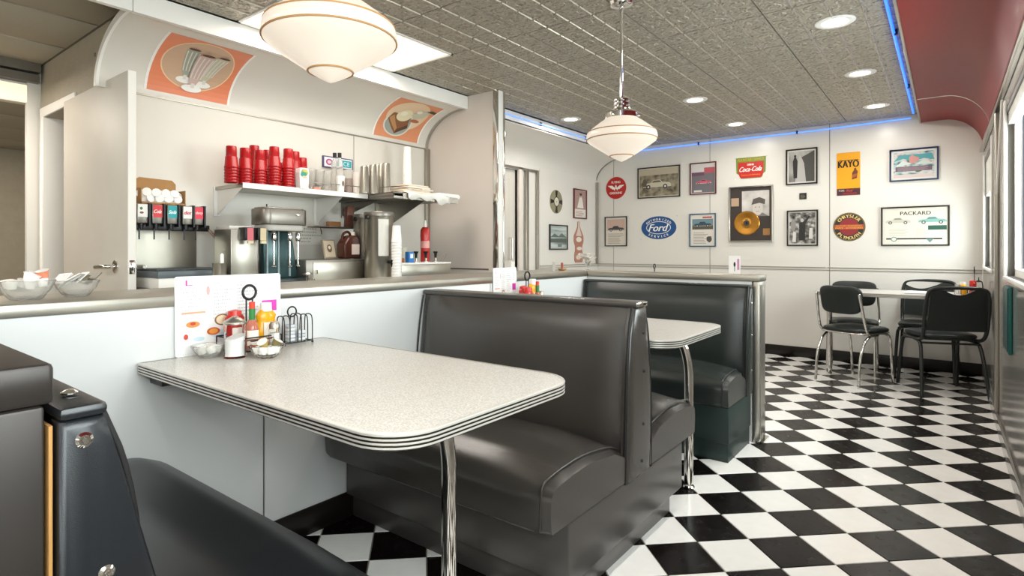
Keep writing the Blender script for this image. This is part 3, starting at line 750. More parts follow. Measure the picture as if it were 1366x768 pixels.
# ================================================================ TABLES
def ribbed_table(label, x0, x1, y0, y1, z, legs, rad=.11, th=.034, round_left=False):
    o = thing('laminate_table', label, 'table', ((x0 + x1) / 2, (y0 + y1) / 2, 0)); cx, cy = (x0 + x1) / 2, (y0 + y1) / 2
    def outline(r, off):
        p = []
        def corner(ax, ay, a, rr):
            for i in range(9):
                w = math.radians(a + 90 * i / 8); p.append((ax + (rr + off) * math.cos(w), ay + (rr + off) * math.sin(w)))
        corner(x1 - r, y0 + r, -90, r); corner(x1 - r, y1 - r, 0, r)
        rl = r if round_left else .012
        corner(x0 + rl, y1 - rl, 90, rl); corner(x0 + rl, y0 + rl, 180, rl)
        return [(a - cx, b - cy) for a, b in p]
    ob = outline(rad, -.004); mb = MB().prism(ob, 'z', z - th + .003, z); mb.build('table_top', 'table_laminate', o, smooth=30)
    prof = [(-.004, z + .0012), (.001, z + .0008)]; nr = 4; hh = (th - .002) / nr
    mb = MB(); rings = []; ms = []
    zz = z
    seq = [(-.005, z + .001, 0), (.0015, z + .0006, 0)]
    for k in range(nr):
        a = z - k * hh
        seq += [(.0032, a - hh * .16, 0), (.0035, a - hh * .66, 0), (.0005, a - hh * .78, 1), (.0005, a - hh * .97, 0)]
    seq += [(-.005, z - th, 0)]
    vs = []; n = len(ob)
    for off, q, _ in seq: vs += [(a, b, q) for a, b in outline(rad, off)]
    mch, mgr = M['band_metal'], M['chrome_groove']
    for r in range(len(seq) - 1): mb.add([], [], None); 
    base = MB()
    base.mats = [mch, mgr]; base.v = vs
    for r in range(len(seq) - 1):
        for i in range(n):
            base.f.append((r * n + i, (r + 1) * n + i, (r + 1) * n + (i + 1) % n, r * n + (i + 1) % n)); base.m.append(1 if seq[r][2] == 1 or (seq[r][0] == .0005 and seq[r + 1][0] > 0) else 0)
    base.build('edge_band', None, o, smooth=35)
    return o
t1 = ribbed_table('speckled laminate table of the front booth with its ribbed chrome edge', XH + .006, -.775, .70, 1.365, .755, None)
def booth_leg(par, lx, ly):
    bx, by = par.location.x, par.location.y; lx -= bx; ly -= by
    l = MB().tube(smooth_path([(lx - .17, ly - .03, .712), (lx - .09, ly - .018, .706), (lx - .025, ly - .005, .67), (lx, ly, .56), (lx, ly, .45), (lx, ly, .02)], it=3), .0205, 16).build('leg', 'chrome', par, smooth=60)
    MB().lathe([(.026, 0), (.027, .006), (.022, .012), (0, .012)], lx, ly, 20).build('foot_glide', 'chrome', l)
    MB().box(lx - .30, lx + .08, -.10, .10, .704, .7205).build('support_plate', 'black_metal', par, bevel=.002)
booth_leg(t1, -1.035, 1.13)
bx, by = t1.location.x, t1.location.y
MB().box(XH + .004 - bx, XH + .09 - bx, .735 - by, .775 - by, .688, .7205).build('wall_bracket', 'black_metal', t1, bevel=.002)
t2 = ribbed_table('speckled laminate table of the second booth, partly behind the double booth', XH + .006, -.80, 2.105, 2.775, .755, None)
booth_leg(t2, -.934, 2.66)
t3 = ribbed_table('white laminate table at the far right attached by the window wall', -.875, XR - .016, 5.62, 6.22, .745, None, rad=.03, th=.032)
MB().cyl((-.847 + .03 - t3.location.x, 5.88 - t3.location.y, 0), (-.847 + .03 - t3.location.x, 5.88 - t3.location.y, .71), .024, 16).build('leg', 'chrome', t3)
t4 = ribbed_table('laminate table beyond the divider, only its menu card and ring show', -2.55, -1.52, 5.15, 5.75, .755, None, rad=.06, round_left=True)
MB().cyl((0, 0, .02), (0, 0, .72), .035, 16).build('pedestal', 'chrome', t4); MB().lathe([(.25, 0), (.25, .012), (.05, .03), (.036, .03)], seg=24).build('pedestal_foot', 'chrome', t4)

# ================================================================ CHAIRS
def cushion(hw_f, hw_b, y0, y1, z0, z1, crown=.012, n=40, pw=4.0, tilt=0.0):
    # y1 = front
    cy, hy = (y0 + y1) / 2, (y1 - y0) / 2; out = []
    for k in range(n):
        a = 2 * PI * k / n; ca, sa = math.cos(a), math.sin(a)
        x = math.copysign(abs(ca) ** (2 / pw), ca); y = math.copysign(abs(sa) ** (2 / pw), sa)
        w = hw_b + (hw_f - hw_b) * (y + 1) / 2; out.append((x * w, cy + y * hy))
    rings = [(.90, z0), (.97, z0 + .004), (1.0, (z0 + z1) / 2 - .003), (1.0, (z0 + z1) / 2 + .004), (.97, z1 - .006), (.90, z1), (.6, z1 + crown * .7), (.25, z1 + crown), (0.02, z1 + crown)]
    vs = []
    for s, z in rings: vs += [(x * s, cy + (y - cy) * s, z + tilt * (y - cy)) for x, y in out]
    fs = [tuple(range(n))[::-1], tuple((len(rings) - 1) * n + k for k in range(n))] + [(r * n + k, r * n + (k + 1) % n, (r + 1) * n + (k + 1) % n, (r + 1) * n + k) for r in range(len(rings) - 1) for k in range(n)]
    return MB().add(vs, fs)
def back_pad(hw_t, hw_b, z0, z1, y, th, bend, lean, pw=4.5, n=44):
    cz, hz = (z0 + z1) / 2, (z1 - z0) / 2; out = []
    for k in range(n):
        a = 2 * PI * k / n; ca, sa = math.cos(a), math.sin(a)
        x = math.copysign(abs(ca) ** (2 / pw), ca); z = math.copysign(abs(sa) ** (2 / pw), sa)
        out.append((x * (hw_b + (hw_t - hw_b) * (z + 1) / 2), z * hz))
    rings = [(.2, 1.15), (.6, 1.1), (.90, .95), (.98, .6), (1, 0), (.98, -.6), (.90, -.95), (.6, -1.0), (.2, -1.0)]
    vs = []
    for s, d in rings:
        for x, z in out:
            X = x * s; Z = z * s; vs.append((X, y + d * th / 2 + bend * (X / hw_t) ** 2 - lean * (Z + hz), cz + Z))
    fs = [tuple(range(n)), tuple((len(rings) - 1) * n + k for k in range(n))[::-1]] + [(r * n + k, (r + 1) * n + k, (r + 1) * n + (k + 1) % n, r * n + (k + 1) % n) for r in range(len(rings) - 1) for k in range(n)]
    return MB().add(vs, fs)
def chrome_chair(label, x, y, rz):
    o = thing('diner_chair', label, 'chair', (x, y, 0), rz, group='black vinyl chairs with chrome legs')
    s = cushion(.205, .185, -.20, .21, .425, .463, .014).build('seat', 'chair_vinyl', o, smooth=60)
    ring = [(.205 * math.copysign(abs(math.cos(a)) ** .5, math.cos(a)) * .97, .005 + .20 * math.copysign(abs(math.sin(a)) ** .5, math.sin(a)), .423) for a in [2 * PI * (k + .5) / 40 for k in range(40)]]
    MB().tube(ring, .008, 8, closed=True).build('seat_rim', 'chrome', s, smooth=60)
    b = back_pad(.185, .165, .575, .805, -.185, .035, .035, .12).build('backrest', 'chair_vinyl', o, smooth=60)
    for sx in (-1, 1):
        MB().tube(smooth_path([(sx * .15, .08, .418), (sx * .165, .16, .41), (sx * .172, .195, .37), (sx * .165, .215, .25), (sx * .170, .235, .0)], it=3), .0105, 12).build('leg', 'chrome', o, smooth=60)
        MB().tube(smooth_path([(sx * .16, .06, .414), (sx * .175, -.06, .412), (sx * .18, -.16, .36), (sx * .182, -.215, .2), (sx * .182, -.225, .0)], it=3), .0105, 12).build('leg', 'chrome', o, smooth=60)
        MB().tube(smooth_path([(sx * .17, .03, .407), (sx * .192, -.09, .408), (sx * .197, -.150, .44), (sx * .192, -.18, .56), (sx * .182, -.215, .735)], it=3), .011, 12).build('back_post', 'chrome', o, smooth=60)
        MB().lathe([(.011, -.006), (.0115, .004), (.006, .010), (0, .011)], sx * .182, -.215, 14, T=Matrix.Translation((0, 0, .737))).build('post_cap', 'chrome', o)
    return o
def stack_chair(label, x, y, rz):
    o = thing('stacking_chair', label, 'chair', (x, y, 0), rz, group='black steel framed stacking chairs')
    cushion(.20, .19, -.20, .22, .43, .468, .010).build('seat', 'chair_vinyl', o, smooth=60)
    MB().box(-.165, .165, -.16, .17, .418, .431).build('seat_pan', 'black_metal', o, bevel=.003)
    # one continuous upper tube: seat side, up the back, over the top
    pt = [(-.175, .19, .418), (-.185, .0, .415), (-.19, -.17, .418), (-.195, -.225, .47), (-.20, -.245, .60), (-.19, -.275, .78), (-.16, -.283, .815), (0, -.285, .822), (.16, -.283, .815), (.19, -.275, .78), (.20, -.245, .60), (.195, -.225, .47), (.19, -.17, .418), (.185, 0, .415), (.175, .19, .418)]
    MB().tube(smooth_path(pt, it=3), .0130, 12).build('back_frame', 'black_metal', o, smooth=60)
    # back panel with the hand slot: a slit between the shell and the top tube
    nu, nv = 20, 12; vs = []
    for d in (0, 1):
        for j in range(nv + 1):
            v = j / nv
            for i in range(nu + 1):
                u = -1 + 2 * i / nu; w = .172 + .012 * (1 - v)
                top = .806 - .038 * max(0, 1 - (abs(u) / .55) ** 2.0)
                z = .50 + (top - .50) * v
                vs.append((u * w, -.235 - .13 * (z - .50) - (.012 if d else 0) - .012 * (1 - u * u), z))
    W = nu + 1; K = W * (nv + 1); fs = []
    for j in range(nv):
        for i in range(nu): a = j * W + i; fs += [(a, a + W, a + W + 1, a + 1), (K + a, K + a + 1, K + a + W + 1, K + a + W)]
    for i in range(nu): fs += [(i, i + 1, K + i + 1, K + i), (nv * W + i, K + nv * W + i, K + nv * W + i + 1, nv * W + i + 1)]
    for j in range(nv): fs += [(j * W, K + j * W, K + (j + 1) * W, (j + 1) * W), (j * W + nu, (j + 1) * W + nu, K + (j + 1) * W + nu, K + j * W + nu)]
    MB().add(vs, fs).build('backrest', 'chair_vinyl', o, smooth=60)
    for sx in (-1, 1):
        MB().tube(smooth_path([(sx * .175, .05, .408), (sx * .185, .15, .405), (sx * .19, .19, .37), (sx * .205, .235, .0)], it=3), .0125, 12).build('leg', 'black_metal', o, smooth=60)
        MB().tube(smooth_path([(sx * .175, .0, .408), (sx * .185, -.12, .405), (sx * .19, -.17, .37), (sx * .212, -.24, .0)], it=3), .0125, 12).build('leg', 'black_metal', o, smooth=60)
    MB().cyl((-.185, -.155, .395), (.185, -.155, .395), .008, 10).build('stretcher', 'black_metal', o)
    return o
chrome_chair('black chair with curved chrome legs on the near left of the far right table', -.605, 5.665, -math.radians(27))
chrome_chair('black chair with chrome legs on the far left side of the far right table', -.67, 6.18, PI + math.radians(4))
stack_chair('black stacking chair nearest the window wall, its slotted back towards the viewer', -.04, 5.685, math.radians(22))
stack_chair('black stacking chair behind the far right table by the back wall', -.14, 6.33, PI - math.radians(3))
# green box under the window
o = thing('wall_box', 'tall teal green board hanging under the right window', 'board', (XR, 3.91, .76))
MB().box(-.016, -.002, -.13, .14, -.175, .155).build('body', flat('0F5B57', .4), o, bevel=.003); MB().box(-.020, -.016, -.125, .135, -.16, .150).build('front_sheet', flat('0A3F3D', .4), o, bevel=.001)
# ================================================================ WALL PIECES
def wall_mtx(side, p):
    if side == 'far': cols = ((1, 0, 0), (0, 0, 1), (0, -1, 0))
    else: cols = ((0, 1, 0), (0, 0, 1), (1, 0, 0))
    m = Matrix.Identity(4)
    for k in range(3):
        for r in range(3): m[r][k] = cols[k][r]
    m[0][3], m[1][3], m[2][3] = p; return m
def on_wall(side, x, y): return onY(x, y, YF) if side == 'far' else onX(x, y, -3.49)
def placed(side, xl, yt, yb, xr):
    a = on_wall(side, xl, yt); b = on_wall(side, xl, yb); c = on_wall(side, xr, yt)
    w = (c.x - a.x) if side == 'far' else (c.y - a.y); h = a.z - b.z; ctr = Vector(((a.x + c.x) / 2, a.y, (a.z + b.z) / 2)) if side == 'far' else Vector((a.x, (a.y + c.y) / 2, (a.z + b.z) / 2))
    return ctr, w, h
def art(par, name, items):
    mb = MB()
    for it in items: it(mb)
    return mb.build(name, None, par, smooth=0, recalc=False)
def P(pts, z, m): return lambda mb: mb.poly(pts, z, flat(m) if isinstance(m, str) else m)
def TX(t, cx, cy, w, h, z, m, shear=0.0, bold=0.0): return lambda mb: text(mb, t, cx, cy, w, h, z, flat(m), shear, None, bold)
def picture(side, px, label, frame_m, fw, mount_m, mount_w, photo_m, extra=(), glass=False, tilt=0.0, cat='picture'):
    ctr, w, h = placed(side, *px); m = wall_mtx(side, ctr)
    if tilt: m = m @ Matrix.Rotation(tilt, 4, 'Z')
    o = thing('framed_picture', label, cat, mtx=m)
    a, b = w / 2, h / 2
    mb = MB(); iw, ih = a - fw, b - fw
    for sx in (-1, 1): mb.prism([(sx * a, -b), (sx * a, b), (sx * iw, ih), (sx * iw, -ih)], 'z', .002, .020)
    for sy in (-1, 1): mb.prism([(-a, sy * b), (a, sy * b), (iw, sy * ih), (-iw, sy * ih)], 'z', .002, .020)
    mb.build('frame', frame_m, o, bevel=.0015, bseg=1)
    MB().box(-iw, iw, -ih, ih, .002, .008).build('mount', mount_m, o, smooth=0)
    pw, ph = iw - mount_w, ih - mount_w
    items = []
    if photo_m: items.append(P(R4(-pw, pw, -ph, ph), .0084, photo_m))
    items += [e(pw, ph) for e in extra]
    if items: art(o, 'print', items)
    return o
def X(f): return f
def car(cx, cy, s, z, body, glassc='3A3F42', wheel='1B1B1B', flip=1):
    def q(pts): return [(cx + flip * x * s, cy + y * s) for x, y in pts]
    body_p = q([(-1, -.12), (-.98, .05), (-.80, .12), (-.45, .15), (-.28, .34), (.22, .36), (.42, .17), (.85, .14), (1.0, .04), (1.0, -.12)])
    gl = q([(-.36, .16), (-.24, .30), (.18, .31), (.33, .17)])
    def f(mb):
        mb.poly(body_p, z, flat(body)); mb.poly(gl, z + .0003, flat(glassc)); mb.poly(q(R4(-1.02, 1.02, -.15, -.11)), z + .0004, flat('C9C9C4'))
        for wx in (-.62, .60): mb.poly(ell(cx + flip * wx * s, cy - .13 * s, .155 * s, .155 * s, 18), z + .0006, flat(wheel)); mb.poly(ell(cx + flip * wx * s, cy - .13 * s, .075 * s, .075 * s, 14), z + .0009, flat('D5D3CC'))
    return f
def lines(x0, x1, y0, y1, n, z, m, seed=1, th=.3):
    def f(mb):
        rd = random.Random(seed); d = (y1 - y0) / n
        for i in range(n):
            y = y0 + d * i; mb.poly(R4(x0, x0 + (x1 - x0) * rd.uniform(.7, 1), y, y + d * th), z, flat(m))
    return f
def blob(cx, cy, rx, ry, z, m, seed=0, n=14, j=.25):
    rd = random.Random(seed); p = []
    for i in range(n): a = 2 * PI * i / n; k = 1 + rd.uniform(-j, j); p.append((cx + rx * k * math.cos(a), cy + ry * k * math.sin(a)))
    return P(p, z, m)
bk = flat('211C19', .35)
# 1 long sepia car photograph
photo_mat('sepia', ['4A4336', '857B66', 'A89D86'], 16, 3)
picture('far', (851.2, 224.8, 265.2, 907.7), 'sepia photo of an old open car in a wide black frame, far wall', bk, .012, flat('C9C0AC'), .012, M['sepia'],
        [lambda w, h: car(-.02, -.03, w * .72, .009, 'C8BEA8', '6A604F', '2A261F'), lambda w, h: P(R4(-w, w, h * .55, h), .0089, 'B8AD97'), lambda w, h: blob(-w * .75, -h * .1, .035, .06, .0092, '5A5040', 3)])
# 2 pink car poster in red frame
picture('far', (920.7, 218.3, 260.2, 955.9), 'poster of a pink car in a dark red frame, top row of the far wall', flat('5E2326', .35), .012, flat('D9D3CC'), .008, flat('6E6A70'),
        [lambda w, h: P(R4(-w, w, h * .45, h), .0087, 'CFCBC8'), lambda w, h: P(R4(-w, w * .1, h * .2, h * .45), .0089, '6B4A5E'), lambda w, h: car(w * .05, h * -.28, w * .68, .009, 'D2566F'), lambda w, h: P(R4(w * .1, w, h * .35, h * .75), .0089, 'B7565F'), lambda w, h: P(R4(-w * .8, -w * .1, -h * .95, -h * .82), .009, 'D8D2CC')])
# 3 small frame, lower left
picture('far', (807.4, 289.4, 328.4, 836.9), 'small black framed old car advert at the lower left of the far wall', bk, .011, flat('DDD6CB'), .006, flat('D6CDC0'),
        [lambda w, h: P(R4(-w * .9, w * .9, h * .05, h * .9), .0087, 'C7A99A'), lambda w, h: car(.0, h * .18, w * .8, .009, '4D4A48'), lambda w, h: lines(-w * .8, w * .8, -h * .9, -h * .1, 8, .009, '8E867C', 4)])
# 4 blue frame
picture('far', (920.2, 285.5, 329, 955.4), 'car advert in a teal blue frame beside the blue oval sign', flat('17506A', .35), .011, flat('DCD6CD'), .007, flat('DAD3C9'),
        [lambda w, h: P(R4(-w * .9, w * .9, h * .15, h * .75), .0087, '6F8A93'), lambda w, h: P(R4(-w * .9, w * .9, h * .05, h * .3), .0089, '5A5347'), lambda w, h: car(.0, h * .36, w * .75, .0092, '2F4E5C'), lambda w, h: lines(-w * .8, w * .5, -h * .9, -h * .1, 8, .009, '8E867C', 9), lambda w, h: blob(w * .6, -h * .6, .03, .04, .0093, '4B4A48', 4), lambda w, h: P(R4(0, w * .8, h * .80, h * .9), .0093, 'A8423C')])
# 5 gold record
ctr, w_, h_ = placed('far', 973, 250, 322.7, 1031.4)
o = thing('framed_gold_record', 'silver framed gold record with a grey portrait above it, centre of far wall', 'picture', mtx=wall_mtx('far', ctr)); a, b = w_ / 2, h_ / 2
mb = MB()
for sx in (-1, 1): mb.prism([(sx * a, -b), (sx * a, b), (sx * (a - .014), b - .014), (sx * (a - .014), -b + .014)], 'z', .002, .028)
for sy in (-1, 1): mb.prism([(-a, sy * b), (a, sy * b), (a - .014, sy * (b - .014)), (-a + .014, sy * (b - .014))], 'z', .002, .028)
mb.build('frame', 'steel', o, bevel=.002, bseg=1)
MB().box(-a + .014, a - .014, -b + .014, b - .014, .002, .008).build('mount', flat('3A322E'), o, smooth=0)
photo_mat('portrait_grey', ['8F8B86', 'C3BEB8', 'DAD5CE'], 5, 2)
S = w_
art(o, 'portrait_print', [P(R4(-.20 * S, .42 * S, -.06 * S, .56 * S), .0085, M['portrait_grey']), P(ell(.16 * S, .14 * S, .12 * S, .18 * S), .009, 'C9C1B8'), P([(.02 * S, .22 * S), (.06 * S, .36 * S), (.2 * S, .40 * S), (.33 * S, .34 * S), (.32 * S, .22 * S), (.2 * S, .26 * S)], .0093, '55504C'), P([(-.02 * S, -.06 * S), (.04 * S, .02 * S), (.28 * S, .02 * S), (.40 * S, -.06 * S)], .0088, '77726C'),
  P(ell(.11 * S, .16 * S, .016 * S, .009 * S, 10), .0096, '4A4642'), P(ell(.20 * S, .16 * S, .016 * S, .009 * S, 10), .0096, '4A4642'), P(R4(.12 * S, .20 * S, .055 * S, .065 * S), .0096, '8A6E68')])
T = Matrix.Translation((-.09 * S, -.22 * S, .008))
mat('gold_disc', 'C08A3C', .25, metal=.9)
rc = MB().lathe([(.012, .0), (.012, .006), (.075 * S, .0065), (.08 * S, .0048), (.14 * S, .0045), (.15 * S, .0055), (.22 * S, .0052), (.23 * S, .0062), (.285 * S, .006), (.295 * S, .002), (.295 * S, 0)], seg=48, T=T).build('record', 'gold_disc', o)
MB().lathe([(.011, .0066), (.072 * S, .0068), (.074 * S, .0066)], seg=32, T=T).build('record_label', flat('4A4038'), rc)
MB().box(-.45 * S, -.27 * S, .20 * S, .40 * S, .008, .0095).build('plaque', flat('B99C82'), o, smooth=0)
MB().box(.28 * S, .43 * S, -.52 * S, -.36 * S, .008, .0095).build('plaque', flat('9C6F3D'), o, smooth=0)
# 6/7 black and white photographs
photo_mat('bw_road', ['35332F', '8A8782', 'B9B6B0'], 7, 9, stretch=(1, .4, 1))
picture('far', (1048.6, 200.3, 247.2, 1090.8), 'black and white photo of a figure walking down a road, upper black frame', bk, .013, flat('D8D4CC'), .014, M['bw_road'],
        [lambda w, h: P([(-w * .5, -h), (w * .55, -h), (w * .25, h * .3), (-w * .1, h * .75), (-w * .2, h * .75)], .0087, 'B5B2AD'), lambda w, h: P([(w * .35, -h), (w, -h), (w, h), (0, h * .6), (w * .2, h * .2)], .0089, '4A4844'),
         lambda w, h: P([(-w * .62, -h * .75), (-w * .34, -h * .75), (-w * .30, h * .35), (-w * .42, h * .62), (-w * .56, h * .62), (-w * .68, h * .35)], .0092, '24221F'), lambda w, h: P(ell(-w * .49, h * .70, w * .10, h * .09, 14), .0093, '2A2825')])
photo_mat('bw_crowd', ['1F1D1B', '6A6762', 'C9C6C0'], 22, 5)
picture('far', (1050, 281, 328, 1091.6), 'black and white photo of a bandleader among musicians, lower black frame', bk, .013, flat('C8C4BC'), .012, M['bw_crowd'],
        [lambda w, h: P([(-w * .25, -h * .8), (w * .2, -h * .8), (w * .25, h * .3), (w * .62, h * .75), (w * .5, h * .8), (w * .1, h * .4), (-w * .25, h * .35)], .009, '2A2826'), lambda w, h: P(ell(-w * .02, h * .5, w * .13, h * .12, 14), .0093, 'BDB9B3'),
         lambda w, h: P(ell(-w * .7, h * .2, w * .2, h * .4, 16), .0089, '8F8C86'), lambda w, h: P([(-w * .8, -h * .9), (-w * .5, -h * .9), (-w * .5, -h * .3), (-w * .7, -h * .2)], .0092, 'D5D2CC'), lambda w, h: P([(w * .5, -h * .7), (w * .8, -h * .7), (w * .8, 0), (w * .55, 0)], .0092, 'CFCCC6')])
# small plaque
ctr, w_, h_ = placed('far', 1066.4, 257.6, 266, 1076)
o = thing('wall_plaque', 'tiny black plaque between the two black and white photos', 'plaque', mtx=wall_mtx('far', ctr)); MB().box(-w_ / 2, w_ / 2, -h_ / 2, h_ / 2, 0, .005).build('plate', bk, o); art(o, 'lettering', [lines(-w_ * .35, w_ * .35, -h_ * .3, h_ * .3, 4, .0054, '8C8478')])
# blue framed cartoon diner print
photo_mat('street_print', ['5A4B4E', '8FB9B8', 'D6C8C2', '4F6B62'], 20, 1, stretch=(.7, 1.4, 1))
picture('far', (1186.7, 200.8, 243, 1252.3), 'colourful diner scene print in a navy frame near the red soffit', flat('1F3550', .35), .013, flat('DAD8D4'), .018, M['street_print'],
        [lambda w, h: P([(-w, h * .3), (-w * .7, h * .8), (w * .9, h * .8), (w, h * .3), (w * .5, h * .45), (0, h * .25), (-w * .5, h * .5)], .0088, '4F9AA0'), lambda w, h: P([(-w * .9, -h * .1), (-w * .55, h * .35), (-w * .1, h * .05)], .009, 'C9D6D2'), lambda w, h: P([(w * .1, 0), (w * .5, h * .4), (w * .95, 0)], .009, 'C6CFC8'), lambda w, h: blob(0, h * .4, .035, .04, .0092, 'C98F88', 2), lambda w, h: P(R4(-w * .9, w * .9, -h * .5, -h * .12), .0091, '6A5C66'), lambda w, h: lines(-w * .8, w * .9, -h * .45, -h * .15, 5, .0093, 'B79CA4', 3), lambda w, h: P(R4(-w, w, -h, -h * .75), .0091, 'CDBBB4')])
# advert with car drawings
picture('far', (1175.5, 276.9, 327.9, 1266.9), 'wide black framed car advert with a pale blue car, lower right of far wall', bk, .012, flat('D9D5C4'), .004, flat('DCD9CB'),
        [lambda w, h: TX('PACKARD', .0 + w * .03, h * .72, w * .95, h * .2, .009, '3A3833', bold=.0012), lambda w, h: P(R4(-.001, .001, -h, h * .5), .0088, 'B9B5A5'), lambda w, h: car(-w * .52, h * .28, w * .40, .009, 'C6C1B2', '8E8A7C', '55514A'), lambda w, h: car(w * .55, h * .28, w * .43, .009, '86B3AC', '5D8580', '4D5A57'),
         lambda w, h: P(R4(w * .42, w * .98, -h * .22, h * .02), .0092, '2E5A4C'), lambda w, h: P(R4(-w * .9, w * .85, -h * .74, -h * .66), .009, '2F2D29'), lambda w, h: lines(-w * .8, -w * .1, -h * .5, -h * .1, 5, .009, 'BFBAAA', 7), lambda w, h: lines(w * .05, w * .4, -h * .5, -h * .1, 5, .009, 'BFBAAA', 8),
         lambda w, h: P(ell(-w * .65, -h * .72, w * .10, h * .14), .0093, '6E8C8A'), lambda w, h: P(ell(-w * .65, -h * .72, w * .07, h * .10), .0096, 'DCD9CB'), lambda w, h: P([(w * .35, -h * .7), (w * .48, -h * .92), (w * .6, -h * .7)], .0093, '6E8C8A')])
# round red winged sign
def sign(name, side, px, label, th=.004, cat='sign'):
    ctr, w, h = placed(side, *px); return thing(name, label, cat, mtx=wall_mtx(side, ctr)), w, h
o, w_, h_ = sign('round_sign', 'far', (808.5, 236.6, 266.6, 835.5), 'round red metal sign with a white winged letter, top left of far wall'); r = w_ / 2
MB().lathe([(0, 0), (r - .002, 0), (r, .002), (r - .002, .005), (0, .005)], seg=48).build('plate', flat('B8241F', .3), o)
wing = lambda sx: [(sx * r * .12, r * .02), (sx * r * .35, r * .22), (sx * r * .80, r * .24), (sx * r * .70, r * .12), (sx * r * .60, r * .10), (sx * r * .56, r * .0), (sx * r * .44, -r * .02), (sx * r * .40, -r * .10), (sx * r * .15, -r * .14)]
art(o, 'lettering', [TX('FLYING', 0, r * .52, r * .85, r * .2, .0056, 'F2EDE6', bold=.0015), TX('GASOLINE', 0, -r * .46, r * 1.2, r * .2, .0056, 'F2EDE6', bold=.0015), P(wing(1), .0056, 'F2EDE6'), P(wing(-1), .0056, 'F2EDE6'), TX('A', 0, r * .02, r * .34, r * .5, .0062, 'F2EDE6', bold=.003)])
# blue oval service sign
o, w_, h_ = sign('oval_sign', 'far', (855.6, 289.2, 319.2, 902.4), 'blue oval service sign with white script, lower row of far wall'); a, b = w_ / 2, h_ / 2
T = Matrix.Diagonal((a, b, 1, 1))
MB().lathe([(0, 0), (.985, 0), (1, .002), (.985, .005), (0, .005)], seg=56, T=T).build('plate', flat('1C4E86', .3), o)
art(o, 'lettering', [P(ell(0, 0, a * .70, b * .56, 48), .0056, 'EDEDEA'), P(ell(0, 0, a * .665, b * .51, 48), .0060, '1C4E86'), TX('Ford', 0, 0, a * 1.0, b * .62, .0066, 'F1F0EC', shear=.35, bold=.003),
   lambda mb: arc_text(mb, 'AUTHORIZED', 0, 0, a * .80, b * .735, .036, PI / 2, .215, .0062, flat('F1F0EC')), lambda mb: arc_text(mb, 'SERVICE', 0, 0, a * .80, b * .78, .038, -PI / 2, .235, .0062, flat('F1F0EC'), top=False)])
for sx in (-1, 1):
    for sy in (-1, 1): MB().lathe([(.005, 0), (.004, .003), (0, .003)], sx * a * 1.03, sy * b * .98, 8).build('screw', 'chrome', o)
# red drink sign with green border
o, w_, h_ = sign('drink_sign', 'far', (982, 211.5, 239, 1021.8), 'red and green soda sign with white script, top centre of far wall'); a, b = w_ / 2, h_ / 2
outl = [(-a, b), (-a * .97, -b * .45), (-a * .80, -b * .62), (-a * .72, -b * .9), (-a * .62, -b), (a * .66, -b), (a * .76, -b * .9), (a * .82, -b * .62), (a * .97, -b * .45), (a, b)]
MB().prism(outl[::-1], 'z', 0, .005).build('plate', flat('6E8A2E', .3), o, smooth=0)
inner = [(-a * .86, b * .55), (-a * .85, -b * .45), (-a * .72, -b * .88), (-a * .6, -b * .95), (a * .62, -b * .95), (a * .74, -b * .88), (a * .85, -b * .45), (a * .86, b * .55)]
art(o, 'lettering', [P(inner, .0054, 'C3201B'), TX('FOUNTAIN SERVICE', 0, b * .78, a * 1.75, b * .26, .0056, 'C9A23A', bold=.001), TX('DRINK', 0, b * .30, a * .45, b * .17, .0058, 'F4EFE8', bold=.001), TX('Coca-Cola', 0, -b * .12, a * 1.5, b * .46, .006, 'F6F1EA', shear=.35, bold=.002), TX('Delicious and Refreshing', 0, -b * .68, a * 1.25, b * .16, .0058, 'E9A23E')])
for sx in (-1, 1):
    for sy in (-1, 1): MB().lathe([(.004, 0), (.003, .003), (0, .003)], sx * a * 1.05, sy * b * 1.02, 8).build('screw', 'chrome', o)
# tall yellow sign
o, w_, h_ = sign('tall_sign', 'far', (1116.4, 204.7, 261.2, 1147.6), 'tall yellow chocolate drink sign with black letters at the top'); a, b = w_ / 2, h_ / 2
MB().prism(rrect(-a, a, -b, b, .006, 3), 'z', 0, .004).build('plate', flat('E8A21E', .3), o, smooth=0)
art(o, 'lettering', [TX('KAYO', 0, b * .46, a * 1.75, b * .32, .0046, '1B1713', bold=.0035), P(R4(-a * .8, a * .85, b * .62, b * .65), .0046, '1B1713'), P(R4(-a, a, -b, -b * .68), .0045, '4A2630'), TX('CHOCOLATE', .01, -b * .92, a * 1.2, b * .09, .0052, 'C9302A'), TX('TOPS', -a * .6, -b * .78, a * .5, b * .08, .0052, 'E7D9C6'), TX('Real', a * .1, -b * .78, a * .5, b * .10, .0052, 'D94C3C', shear=.3),
   P([(a * .30, -b * .28), (a * .72, -b * .22), (a * .80, b * .10), (a * .66, b * .18), (a * .66, b * .26), (a * .48, b * .24), (a * .48, b * .16), (a * .32, b * .04)], .005, '6A3A22'), P([(a * .33, -b * .2), (a * .74, -b * .13), (a * .77, b * .0), (a * .34, -b * .05)], .0054, 'A8552C')])
